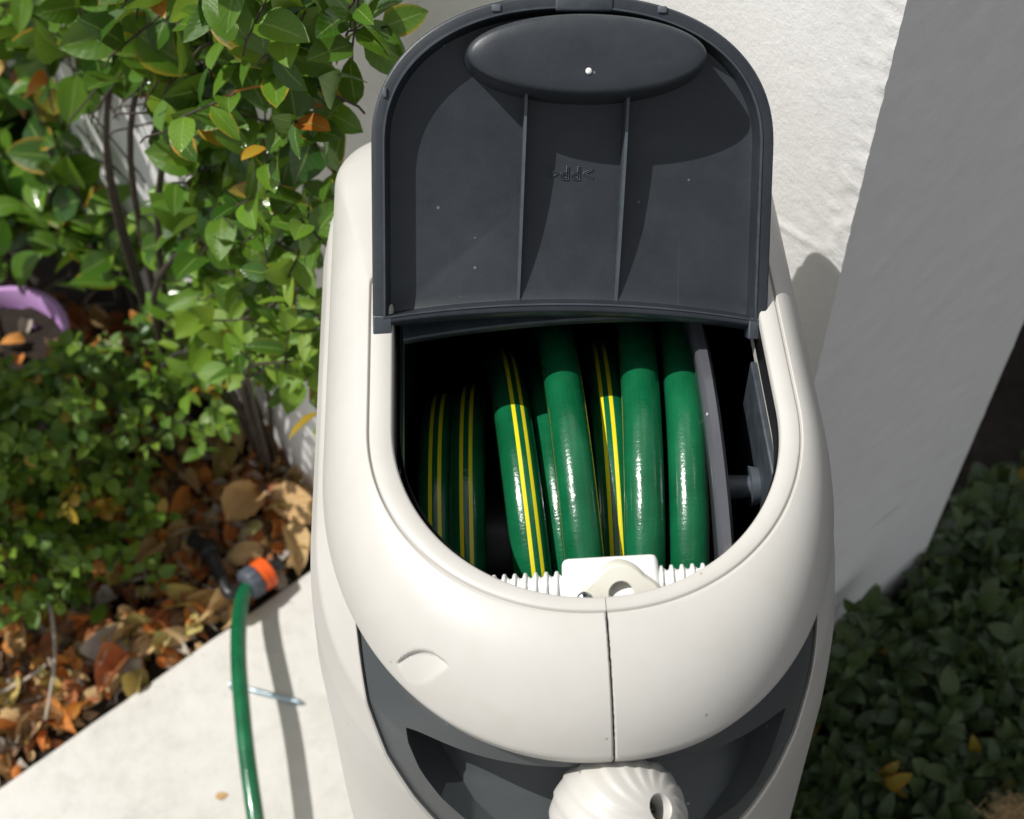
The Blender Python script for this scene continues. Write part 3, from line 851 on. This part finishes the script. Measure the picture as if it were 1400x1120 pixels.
pipe = empty('irrigation_pipe', tp[0]); tag(pipe, 'black irrigation pipe coming out of the fallen leaves beside the connector', 'pipe')
tube('pipe', [p - tp[0] for p in smooth_path(tp, 30)], [.0085] * 12 + [.0075] * 18, M['black'], pipe, seg=18)
lathe('pipe_nut', [(.0105, -.008, 1), (.0115, -.006, 1), (.0115, .006, 1), (.0105, .008, 1)], M['black'], pipe, Matrix.Translation(tp[1] - tp[0]) @ (tp[2] - tp[1]).to_track_quat('Z', 'Y').to_matrix().to_4x4(), seg=24)

na = at(316, 936, .003); nb = at(417, 962, .003)
nail = empty('masonry_screw', na); tag(nail, 'silver screw lying loose on the pale slab under the hose', 'screw')
ln = (nb - na).length; nd = (nb - na).normalized(); NM = nd.to_track_quat('Z', 'Y').to_matrix().to_4x4()
V = []; seg = 18; n = 120
for i in range(n):
    z = lerp(.003, ln - .006, i / (n - 1))
    for k_ in range(seg):
        t = 2 * pi * k_ / seg; ph = (z / .0026 + t / (2 * pi)) % 1
        r = .0026 + .0009 * (1 - abs(ph - .5) * 2) * sstep(.3 * ln, .34 * ln, z); V.append((r * cos(t), r * sin(t), z))
V += [(0, 0, ln)]
sh = pyobj('screw_shank', V, grid_faces(n, seg, True) + [((n - 1) * seg + k_, (n - 1) * seg + (k_ + 1) % seg, n * seg) for k_ in range(seg)], M['galv'], nail); sh.matrix_local = NM
lathe('screw_head', [(.0026, .0045, 0), (.0058, .0010, 0), (.0058, 0, 0), (.0015, -.0003, 0)], M['galv'], nail, NM, seg=20)

edge_n = Vector((-ed.y, ed.x, 0))              # points into the bed
if edge_n.dot(at(100, 700, 0) - e0) < 0: edge_n = -edge_n
# ------------------------------------------------------------------ leaf meshes
def leaf_data(seed, length=1.0, width=.5, fold=.25, bend=.25, wavy=.03, tip=1.0, curl=0.0, nu=5, nv=7):
    rnd = random.Random(seed); V, UV = [], []
    ox = rnd.random() * 9
    for j in range(nv):
        v = j / (nv - 1)
        wv = width * .5 * (sin(pi * min(1, v ** .82)) ** (.62)) * (1 - .18 * v * tip) if 0 < v < 1 else .004
        ang = bend * v
        yb = length * (sin(ang * 1.6) / 1.6 / max(bend, 1e-3) if bend > 1e-3 else v); zb = -length * (1 - cos(ang * 1.6)) / 1.6 / max(bend, 1e-3)
        for i in range(nu):
            u = i / (nu - 1); s = (u - .5) * 2
            x = s * wv; z = zb + abs(s) * wv * fold + wavy * noise.noise(Vector((s * 2 + ox, v * 5, ox))) + curl * (s * s) * wv
            V.append((x, yb, z)); UV.append((u, v))
    return V, UV, grid_faces(nv, nu)
def leaf_mesh(name, data, mat):
    V, UV, F = data
    me = bpy.data.meshes.new(name); me.from_pydata(V, [], F); me.update()
    ul = me.uv_layers.new(name='UVMap')
    for p in me.polygons:
        p.use_smooth = True
        for li, vi in zip(p.loop_indices, p.vertices): ul.data[li].uv = UV[vi]
    me.materials.append(mat); return me

class LeafBag:
    """gathers leaves; the largest in view become parts, the others one mass per material"""
    def __init__(s): s.items = []
    def add(s, shape, mat, Mx, score): s.items.append((score, shape, mat, Mx))
    def build(s, root, limit, part='leaf', mass='foliage'):
        s.items.sort(key=lambda q: -q[0]); inv = Matrix.Translation(-Vector(root.location)); cache = {}
        top = [q for q in s.items[:limit] if q[0] > 0]; rest = s.items[len(top):]
        for sc, sh_, mt, Mx in top:
            key = (sh_, mt)
            if key not in cache: cache[key] = leaf_mesh('leaf', SHAPES[sh_], M[mt])
            o = bpy.data.objects.new(part, cache[key]); COL.objects.link(o); o.parent = root; o.matrix_local = inv @ Mx
        if rest: mass_obj(mass, rest, inv, root)
def mass_obj(name, items, inv, root):
    V, F, UV, TI, MI = [], [], [], [], []; mats = sorted({q[2] for q in items}); rr_ = random.Random(3)
    for sc, sh_, mt, Mx in items:
        v, uv, f = SHAPES[sh_]; b = len(V); X = inv @ Mx; t = rr_.random()
        V += [tuple(X @ Vector(p)) for p in v]; UV += uv; F += [tuple(b + k_ for k_ in q) for q in f]; TI += [t] * len(v); MI += [mats.index(mt)] * len(f)
    me = bpy.data.meshes.new(name); me.from_pydata(V, [], F); me.update()
    ul = me.uv_layers.new(name='UVMap'); fl = []
    for p in me.polygons:
        for vi in p.vertices: fl += UV[vi]
    ul.data.foreach_set('uv', fl)
    at_ = me.attributes.new('tint', 'FLOAT', 'POINT'); at_.data.foreach_set('value', TI)
    for m_ in mats: me.materials.append(M[m_])
    me.polygons.foreach_set('material_index', MI); me.polygons.foreach_set('use_smooth', [True] * len(F))
    o = bpy.data.objects.new(name, me); COL.objects.link(o); o.parent = root; o['kind'] = 'stuff'; return o

SHAPES = {}
for i in range(6): SHAPES['oval%d' % i] = leaf_data(20 + i, 1, .66 + .06 * (i % 3), .15 + .13 * (i % 3), .22 + .12 * (i % 2), .025)
for i in range(4): SHAPES['slim%d' % i] = leaf_data(40 + i, 1, .46 + .04 * (i % 2), .2 + .1 * (i % 3), .3, .03)
for i in range(6): SHAPES['dry%d' % i] = leaf_data(60 + i, 1, .5 + .08 * (i % 3), .3 - .2 * (i % 3), .6 + .4 * (i % 2), .11, curl=[.9, -.5, 1.6, .3, 2.1, -.9][i])
for i in range(2): SHAPES['stick%d' % i] = leaf_data(90 + i, 1, .07, .9, .25, .05)
for i in range(3): SHAPES['flat%d' % i] = leaf_data(80 + i, 1, .6, .1, .2, .06)

def leaf_matrix(base, direction, normal, size):
    y = direction.normalized(); z = (normal - normal.dot(y) * y)
    z = z.normalized() if z.length > 1e-4 else y.orthogonal().normalized()
    x = y.cross(z)
    R = Matrix((x, y, z)).transposed().to_4x4(); return Matrix.Translation(base) @ R @ Matrix.Scale(size, 4)
def proj(p):
    q = CROT.transposed() @ (Vector(p) - CPOS)
    return 700 + FPX * q.x / -q.z, 560 - FPX * q.y / -q.z, -q.z
def score(p, size):
    x, y, d = proj(p)
    return size / d if (-10 < x < 1410 and -10 < y < 1130) else -1.0
def rvec(r): 
    while True:
        v = Vector((r.uniform(-1, 1), r.uniform(-1, 1), r.uniform(-1, 1)))
        if .05 < v.length < 1: return v.normalized()
def wall_pt(px, py, wd, zmin=.03):
    """point on this sight line, wd metres in front of the left wall plane, not below zmin"""
    d = ray(px, py) / FPX                       # one unit = one metre of depth
    t = (zmin - CAMH) / d.z
    nd = NRM.dot(d)
    if nd < -1e-4: t = min(t, (W1OFF - NRM.dot(CPOS)) / nd)
    t -= wd
    return CPOS + d * t

def shrub(name, label, base_pts, polyg, nsprig, sizef, wdr, seed, mats, shapes, nleaf, zmin, holes=(), limit=300, barkm='bark', up_bias=.6, mainrad=.006, shade_clumps=()):
    forced = []
    r = random.Random(seed); root = empty(name, base_pts[0]); tag(root, label, 'shrub')
    bag = LeafBag(); xs = [p[0] for p in polyg]; ys = [p[1] for p in polyg]
    tips = []; tries = 0; need = []
    while len(tips) < nsprig and tries < nsprig * 60:
        tries += 1
        px, py = r.uniform(min(xs), max(xs)), r.uniform(min(ys), max(ys))
        if not inpoly(px, py, polyg): continue
        if any((px - hx) ** 2 + (py - hy) ** 2 < hr * hr for hx, hy, hr in holes): continue
        p = wall_pt(px, py, r.uniform(*wdr), zmin)
        sp = p - SUN * (p.z / SUN.z)
        kw = (NRM.dot(p) - W1OFF) / NRM.dot(SUN); zw = p.z - SUN.z * kw
        if edge_n.dot(sp - e0) < .03 and zw < .02: continue
        pp_ = p - SUN * ((p.z - .13) / SUN.z); pq_ = at(8, 492, .10)
        if p.z > .14 and (pp_.x - pq_.x) ** 2 + (pp_.y - pq_.y) ** 2 < .105 ** 2: continue
        if p.z > .80 and any(-.13 < q.x < .18 and .30 < q.y < .56 for q in [p - SUN * ((p.z + .06 - z_) / SUN.z) for z_ in (.86, .90, .95, 1.0)]): continue                     # keeps the slab and the reel in the sun, as they are
        if NRM.dot(p) < W1OFF + .012 and p.x < E_.x + .1 or p.z < .015: continue
        tips.append((p, px, py))
    tw_V, tw_F = [], []
    for p, px, py in tips:
        b = min(base_pts, key=lambda q: (Vector((q.x - p.x, q.y - p.y, 0))).length)
        out = Vector((p.x - b.x, p.y - b.y, .35 * max(.1, p.z))).normalized()
        d = (out * .5 + rvec(r) * .6 + Vector((0, 0, .35))).normalized()
        sz = sizef(px, py); dep = proj(p)[2]; Ls = sz * dep / FPX
        nlv = r.randint(*nleaf); mt = r.choices([m_ for m_, _ in mats], [w_ for _, w_ in mats])[0]
        L = Ls * .28 * nlv; sp = d.orthogonal()
        # twig
        a = p - d * L; seg = [a - d * Ls * .15 - Vector((0, 0, .1 * Ls)), a, p]
        n0 = len(tw_V); rad = .0006 + Ls * .006
        for q in seg:
            s1 = d.orthogonal().normalized(); s2 = d.cross(s1)
            for k_ in range(4):
                an = pi / 2 * k_; tw_V.append(q + rad * (cos(an) * s1 + sin(an) * s2) - b * 0)
        tw_F.extend([(n0 + rr_ * 4 + k_, n0 + rr_ * 4 + (k_ + 1) % 4, n0 + (rr_ + 1) * 4 + (k_ + 1) % 4, n0 + (rr_ + 1) * 4 + k_) for rr_ in range(2) for k_ in range(4)])
        a0 = r.uniform(0, 6.28)
        for i in range(nlv):
            f = (i + .3) / nlv; q = a.lerp(p, f); an = a0 + i * 2.4
            s1 = d.orthogonal().normalized(); s2 = d.cross(s1)
            ld = (cos(an) * s1 + sin(an) * s2) * (1.0 - .45 * f) + d * (.35 + .5 * f) + rvec(r) * .25 - Vector((0, 0, .25))
            nrm = Vector((0, 0, 1)) * up_bias + (CPOS - q).normalized() * .25 + SUN * .1 + rvec(r) * .8
            s_ = Ls * r.uniform(.7, 1.15) * (.8 if i == nlv - 1 else 1)
            tx_, ty_, _ = proj(q + ld.normalized() * s_ * .5)
            if any((tx_ - hx) ** 2 + (ty_ - hy) ** 2 < (hr * .82) ** 2 for hx, hy, hr in WALL_GAPS): continue
            m_ = mt if r.random() > .035 else r.choice(['leaf_old', 'leaf_orange'])
            bag.add(r.choice(shapes), m_, leaf_matrix(q, ld, nrm, s_), score(q, s_))
    for q0, rad_, nn_ in shade_clumps:                                     # unseen leaf clumps added left of the view to shade the bed
        for i in range(nn_):
            p = q0 + rvec(r) * rad_ * r.random() ** .5
            for j in range(5):
                s_ = r.uniform(.04, .065); bag.add(r.choice(shapes), 'leaf', leaf_matrix(p, rvec(r) - Vector((0, 0, .2)), Vector((0, 0, 1)) + rvec(r) * .7, s_), -1)
        b = min(base_pts, key=lambda q: (Vector((q.x - q0.x, q.y - q0.y, 0))).length)
        tips.append((q0, 0, 0)); forced.append(q0)
    bag.build(root, limit)
    b0 = Vector(root.location)
    o = pyobj('twigs', [v - b0 for v in tw_V], tw_F, M[barkm], root); o['kind'] = 'stuff'
    # main branches: base to a spread of tips
    r2 = random.Random(seed + 1); mains = r2.sample(tips, min(len(tips), 9)) + [(q, 0, 0) for q in forced]
    for p, px, py in mains:
        b = min(base_pts, key=lambda q: (Vector((q.x - p.x, q.y - p.y, 0))).length)
        m1 = b.lerp(p, .35) + Vector((0, 0, .22 * max(.1, p.z))) + rvec(r2) * .02; m2 = b.lerp(p, .72) + Vector((0, 0, .12 * max(.1, p.z))) + rvec(r2) * .02
        pts = smooth_path([b - Vector((0, 0, .03)), m1, m2, p], 16)
        tube('branch', [q - b0 for q in pts], [lerp(mainrad, mainrad * .25, i / 15) for i in range(16)], M[barkm], root, seg=7)
    return root

WALL_GAPS = [(162, 180, 84), (100, 92, 40), (18, 90, 34), (266, 92, 28), (362, 168, 16), (480, 150, 22), (190, 262, 24), (352, 600, 36), (245, 470, 18), (36, 428, 70)]
R1 = [(-200, -90), (590, -90), (566, 12), (548, 62), (508, 105), (500, 165), (470, 225), (448, 290), (436, 380), (340, 405), (240, 385), (150, 345), (60, 335), (-120, 330)]
HOLES = [(172, 190, 66), (100, 95, 40), (20, 95, 40), (268, 100, 34), (365, 165, 18), (480, 150, 24), (185, 262, 30), (110, 380, 30), (40, 430, 92)]
shrub('large_leaf_shrub', 'glossy broad-leaved green shrub with a few orange leaves against the white wall', [Vector((-.42, 1.02, -.02)), Vector((-.62, 1.22, -.02)), Vector((-.9, 1.45, -.02))],
      R1, 300, lambda px, py: lerp(88, 58, max(0, min(1, py / 380))), (.05, .26), 11, [('leaf', .91), ('leaf_young', .085), ('leaf_old', .005)], ['oval%d' % i for i in range(6)] + ['slim0'], (3, 6), .12, HOLES, mainrad=.0042, shade_clumps=[(Vector((-.80, .90, .62)), .14, 55), (Vector((-.98, .80, .62)), .10, 20)])
R2 = [(225, 392), (340, 385), (440, 350), (436, 440), (430, 560), (385, 540), (340, 530), (330, 470), (240, 470)]
shrub('light_green_shrub', 'light green bushy shoots leaning on the cream side of the reel', [Vector((-.36, .93, -.02)), Vector((-.30, .92, -.02))],
      R2, 50, lambda px, py: 54, (.10, .30), 23, [('leaf_young', .75), ('leaf', .25)], ['slim%d' % i for i in range(4)] + ['oval1'], (4, 7), .10, [(360, 600, 30)], mainrad=.0035)
R3 = [(-260, 440), (40, 470), (110, 455), (170, 400), (250, 420), (320, 500), (330, 610), (290, 700), (225, 740), (120, 800), (0, 830), (-260, 840)]
shrub('small_leaf_shrub', 'low dense shrub of tiny green leaves in front of the purple pot', [Vector((-.50, .93, -.02)), Vector((-.62, .88, -.02)), Vector((-.72, .95, -.02)), Vector((-.42, .95, -.02))],
      R3, 250, lambda px, py: 27, (.10, .36), 31, [('leaf_small', .72), ('leaf', .22), ('leaf_old', .06)], ['oval%d' % i for i in range(6)], (5, 9), .02, [(40, 415, 62), (290, 620, 34), (250, 560, 34), (215, 600, 24)], barkm='dark_bark', mainrad=.005)
shrub('small_leaf_shrub', 'little tuft of small bright leaves covering the lower side of the purple pot', [Vector((-.62, 1.0, -.02))],
      [(-60, 500), (60, 492), (112, 500), (125, 600), (60, 660), (-60, 660)], 60, lambda px, py: 30, (.16, .30), 57, [('leaf_small', .9), ('leaf_old', .1)], ['oval%d' % i for i in range(6)], (5, 9), .02, barkm='dark_bark', mainrad=.003)
shrub('small_leaf_shrub', 'low patch of bright tiny-leaved shoots spilling over the litter at lower left', [Vector((-.62, .80, -.02)), Vector((-.54, .80, -.02))],
      [(-40, 640), (130, 630), (235, 700), (222, 765), (120, 808), (0, 835), (-40, 835)], 95, lambda px, py: 26, (.03, .15), 63, [('leaf_small', .6), ('leaf_young', .34), ('leaf_old', .06)], ['oval%d' % i for i in range(6)], (4, 8), .02, barkm='dark_bark', mainrad=.003)
# two dark bare stems leaning through it
for i, (a, b) in enumerate((((195, 760, .0), (118 + 60, 560, .20)), ((180, 700, 0), (290, 480, .30)))):
    pass

# ------------------------------------------------------------------ pot
pc = at(8, 492, .10)
pot = empty('flower_pot', (pc.x, pc.y, 0)); tag(pot, 'purple plastic flower pot half hidden by small-leaved greenery', 'flower pot')
PRAD, PH = .078, .135
lathe('pot_body', [(PRAD * .72, 0, 0), (PRAD * .74, .002, 0), (PRAD * .94, PH - .028, 0), (PRAD * .95, PH - .027, 0)], M['purple'], pot, Matrix.Identity(4), seg=56)
lathe_o = []
V = []; seg = 56; prof = [(PRAD * .955, PH - .030), (PRAD * 1.04, PH - .029), (PRAD * 1.07, PH - .008), (PRAD * 1.10, PH - .006), (PRAD * 1.11, PH - .002), (PRAD * 1.09, PH + .001), (PRAD * 1.02, PH + .0015), (PRAD * .995, PH - .001), (PRAD * .94, PH - .035), (PRAD * .92, PH - .05)]
for r_, z in prof:
    for k_ in range(seg): V.append((r_ * cos(2 * pi * k_ / seg), r_ * sin(2 * pi * k_ / seg), z))
pyobj('pot_rim', V, grid_faces(len(prof), seg, True), M['purple'], pot, sharp=50)
V = []; n = 12
for j in range(n):
    for k_ in range(40):
        r_ = PRAD * .93 * j / (n - 1); t = 2 * pi * k_ / 40; V.append((r_ * cos(t), r_ * sin(t), PH - .024 + .006 * noise.noise(Vector((r_ * 60 * cos(t), r_ * 60 * sin(t), 1)))))
pyobj('potting_soil', V, grid_faces(n, 40, True), M['soil'], pot)
r = random.Random(77); bag = LeafBag()
for i in range(16):
    a = r.uniform(0, 6.28); q = Vector((pc.x, pc.y, 0)) + Vector((PRAD * .8 * sqrt(r.random()) * cos(a), PRAD * .8 * sqrt(r.random()) * sin(a), PH - .022 + r.random() * .008))
    s_ = r.uniform(.02, .035); bag.add('dry%d' % r.randrange(6), r.choice(['litter_orange', 'litter_brown', 'litter_grey', 'tan']), leaf_matrix(q, rvec(r) * Vector((1, 1, .3)), Vector((0, 0, 1)) + rvec(r) * .7, s_), score(q, s_))
bag.build(pot, 40, 'dry_leaf')

# ------------------------------------------------------------------ fallen leaves
r = random.Random(5)
cand = []
PC = at(8, 492, .10)
bedpoly = [(-120, 1180), (450, 780), (450, 640), (330, 560), (200, 480), (60, 400), (-200, 500), (-200, 900)]
def litter_z(p):
    wd = NRM.dot(p) - W1OFF
    return -.012 + .035 * exp(-max(0, wd) / .09)
def bedpt():
    while True:
        px, py = r.uniform(-150, 450), r.uniform(400, 1150)
        if not inpoly(px, py, bedpoly): continue
        p = at(px, py, 0)
        if edge_n.dot(p - e0) < .004 or NRM.dot(p) < W1OFF + .006: continue
        return p
lit = []
for i in range(2300):
    p = bedpt(); s_ = r.choice([r.uniform(.014, .026), r.uniform(.022, .036), r.uniform(.030, .054)])
    q = Vector((p.x, p.y, litter_z(p) + r.uniform(0, .022) - .014 * exp(-edge_n.dot(p - e0) / .03)))
    if edge_n.dot(q - e0) < .028 and s_ > .03: continue
    if edge_n.dot(q - e0) < s_ * .6: q += edge_n * s_ * .5
    d = rvec(r); d.z *= .35
    stick = r.random() < .16
    if stick:
        s_ *= 1.5
        if edge_n.dot(p - e0) < s_: stick = False
    lit.append((score(q, s_) * (1 + q.z * 20) * (.3 if stick else 1), 'stick%d' % r.randrange(2) if stick else 'dry%d' % r.randrange(6), 'twig' if stick else 'litter_' + r.choices(['orange', 'tan', 'brown', 'rust', 'grey', 'yellow'], [.24, .27, .16, .13, .10, .10])[0], leaf_matrix(q, d, Vector((0, 0, 1)) + rvec(r) * .6, s_)))
lit.sort(key=lambda q: -q[0])
cache = {}
for sc, sh_, mt, Mx in lit[:260]:
    if (sh_, mt) not in cache: cache[(sh_, mt)] = leaf_mesh('fallen_leaf', SHAPES[sh_], M[mt])
    o = bpy.data.objects.new('fallen_leaf', cache[(sh_, mt)]); COL.objects.link(o); o.matrix_world = Mx
    q = Mx.translation; ed_ = edge_n.dot(q - e0); cn = (q - c0).length; wl = NRM.dot(q) - W1OFF; hue = mt.split('_')[-1]
    if cn < .10: place = 'beside the orange hose connector'
    elif wl < .10: place = 'against the foot of the white wall'
    elif ed_ < .045: place = 'along the edge of the pale slab'
    elif ed_ < .11: place = 'in the sunny strip of litter a hand from the slab'
    elif (Vector((q.x, q.y, 0)) - Vector((PC.x, PC.y, 0))).length < .17: place = 'beside the purple flower pot'
    else: place = 'in the shade under the small-leaved shrub'
    big = 'large' if Mx.to_scale().x > .034 else 'small'
    form = ['cupped', 'arched', 'folded', 'flattish', 'rolled', 'domed'][int(sh_[-1])] if sh_.startswith('dry') else 'narrow'
    tag(o, '%s %s %s dry leaf %s' % (big, form, hue, place), 'fallen leaf', 'fallen leaves in the garden bed')
ll = mass_obj('leaf_litter', lit[260:], Matrix.Identity(4), None); tag(ll, 'bed of small dry brown and orange leaf litter', 'leaf litter', kind='stuff')
# singled-out leaves
def lone(shape, mat, px, py, z, ang, size, label, nrm=(0, 0, 1)):
    q = at(px, py, z); o = bpy.data.objects.new('fallen_leaf', leaf_mesh('fallen_leaf', SHAPES[shape], M[mat])); COL.objects.link(o)
    o.matrix_world = leaf_matrix(q, Vector((cos(ang), sin(ang), .1)), Vector(nrm), size)
    tag(o, label, 'fallen leaf', 'fallen leaves in the garden bed'); return o
lone('flat0', 'tan', 372, 668, .045, -.75, .078, 'largest tan fallen leaf leaning on the wall beside the reel', (-.5, -.5, .75))
lone('dry2', 'tan', 310, 715, .035, .9, .075, 'long curled tan leaf beside the black irrigation pipe', (.2, -.3, 1))
lone('dry0', 'tan', 35, 890, .012, 2.0, .055, 'tan crumpled leaf at the left edge of the frame', (-.2, -.4, 1))
lone('flat1', 'leaf_young', 128, 855, .016, 1.3, .030, 'pale green fallen leaf among the brown litter', (-.1, -.4, 1))
lone('dry3', 'leaf_orange', 100, 985, .010, 1.5, .045, 'bright orange leaf lying closest to the slab edge', (-.3, -.5, 1))
o = bpy.data.objects.new('petal', leaf_mesh('petal', SHAPES['flat2'], M['tan'])); COL.objects.link(o)
o.matrix_world = leaf_matrix(at(294, 1090, .0025), Vector((1, .25, 0)), Vector((0, 0, 1)), .014); tag(o, 'tiny tan petal lying on the pale slab', 'petal')

# twigs on the litter
def twig(pts, rad, label, mat='twig'):
    p0 = at(*pts[0]); root = tube('fallen_twig', [q - p0 for q in smooth_path([at(*p) for p in pts], 24)], [lerp(rad, rad * .55, i / 23) for i in range(24)], M[mat], None, seg=8)
    root.location = p0; tag(root, label, 'twig'); return root
twig([(62, 800, .05), (72, 850, .045), (74, 910, .035), (62, 985, .012)], .0026, 'pale bent twig standing up from the brown litter')
twig([(-15, 955, .012), (30, 932, .018), (64, 908, .024)], .0026, 'pale straight twig at the left edge over the leaves')
twig([(88, 632, .10), (110, 652, .10), (132, 672, .09)], .0022, 'dry yellow stalk in the dark small-leaved shrub', 'straw')

# ------------------------------------------------------------------ dark groundcover on the right
r = random.Random(91)
hed = empty('groundcover_shrub', (.55, .6, -.03)); tag(hed, 'dark green small-leaved groundcover in deep shade right of the reel', 'shrub')
bag = LeafBag()
HP = [(1050, 830), (1120, 800), (1160, 765), (1215, 745), (1290, 715), (1330, 665), (1400, 640), (1560, 600), (1560, 1240), (1020, 1240)]
cnt = 0
tw_V, tw_F = [], []
while cnt < 900:
    px, py = r.uniform(1020, 1560), r.uniform(600, 1240)
    if not inpoly(px, py, HP): continue
    z = r.uniform(.0, .11) if r.random() < .45 else r.uniform(.08, .12)
    z += .02 * noise.noise(Vector((px * .012, py * .012, 3)))
    p = at(px, py, z)
    if p.x < .205 + .01: continue
    # keep out of the house
    if NRM.dot(p) < NRM.dot(C_) + .01 and TAU.dot(p) < TAU.dot(C_) + .015 and NRM.dot(p) > NRM.dot(D_) - .01:
        p = on_plane(px, py, TAU, TAU.dot(C_) + r.uniform(.02, .07))  # grows up against the wall foot
        if not -.02 < p.z < .22: continue
    cnt += 1
    d = (rvec(r) * .6 + Vector((0, 0, .7))).normalized(); s1 = d.orthogonal().normalized(); s2 = d.cross(s1); a0 = r.uniform(0, 6.28)
    nlv = r.randint(5, 8)
    n0 = len(tw_V)
    for q in (p - Vector((0, 0, max(.02, p.z))), p):
        for k_ in range(3): tw_V.append(q + .0011 * (cos(2.1 * k_) * Vector((1, 0, 0)) + sin(2.1 * k_) * Vector((0, 1, 0))))
    tw_F += [(n0 + k_, n0 + (k_ + 1) % 3, n0 + 3 + (k_ + 1) % 3, n0 + 3 + k_) for k_ in range(3)]
    for i in range(nlv):
        f = i / nlv; an = a0 + i * 2.4; q = p - d * .03 * (1 - f)
        ld = (cos(an) * s1 + sin(an) * s2) * (1 - .5 * f) + d * (.4 + .5 * f) + rvec(r) * .2
        s_ = r.uniform(.022, .035); bag.add(r.choice(['slim0', 'slim1', 'slim2', 'slim3', 'oval3']), 'leaf_hedge' if r.random() > .012 else 'leaf_old', leaf_matrix(q, ld, Vector((0, -.2, 1)) + rvec(r) * .6, s_), score(q, s_) * (1 + q.z * 3))
bag.build(hed, 300)
b0 = Vector(hed.location)
o = pyobj('stems', [v - b0 for v in tw_V], tw_F, M['dark_bark'], hed); o['kind'] = 'stuff'
# added dark palings stand in for the black shade behind the wall end
bz = empty('added_fence', (D_.x + .42, D_.y + .28, 0)); tag(bz, 'added dark palings standing in for the black shade behind the grey wall end', 'fence')
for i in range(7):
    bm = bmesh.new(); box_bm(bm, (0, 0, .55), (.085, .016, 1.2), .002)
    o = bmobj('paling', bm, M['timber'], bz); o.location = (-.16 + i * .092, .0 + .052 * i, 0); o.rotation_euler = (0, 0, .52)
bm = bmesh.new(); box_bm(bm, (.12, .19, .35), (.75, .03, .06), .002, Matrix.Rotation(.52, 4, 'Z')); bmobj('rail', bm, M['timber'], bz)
# dry coir tuft at the lower right corner
tc = at(1392, 1118, .14)
tuft = empty('coir_tuft', tc); tag(tuft, 'brown fibrous dry tuft at the lower right corner', 'dry tuft')
r = random.Random(4); V, F = [], []
for i in range(420):
    a = r.uniform(0, 6.28); p0 = Vector((r.gauss(0, .010), r.gauss(0, .010), r.uniform(-.01, .0))); d = Vector((cos(a), sin(a), r.uniform(-.3, .6))).normalized(); L = r.uniform(.01, .024)
    s = d.orthogonal().normalized() * .00035; n0 = len(V)
    V += [p0 - s, p0 + s, p0 + d * L * .6 + s * .8, p0 + d * L * .6 - s * .8, p0 + d * L + Vector((0, 0, -.004))]; F += [(n0, n0 + 1, n0 + 2, n0 + 3), (n0 + 3, n0 + 2, n0 + 4)]
o = pyobj('fibre', V, F, M['straw'], tuft); o['kind'] = 'stuff'
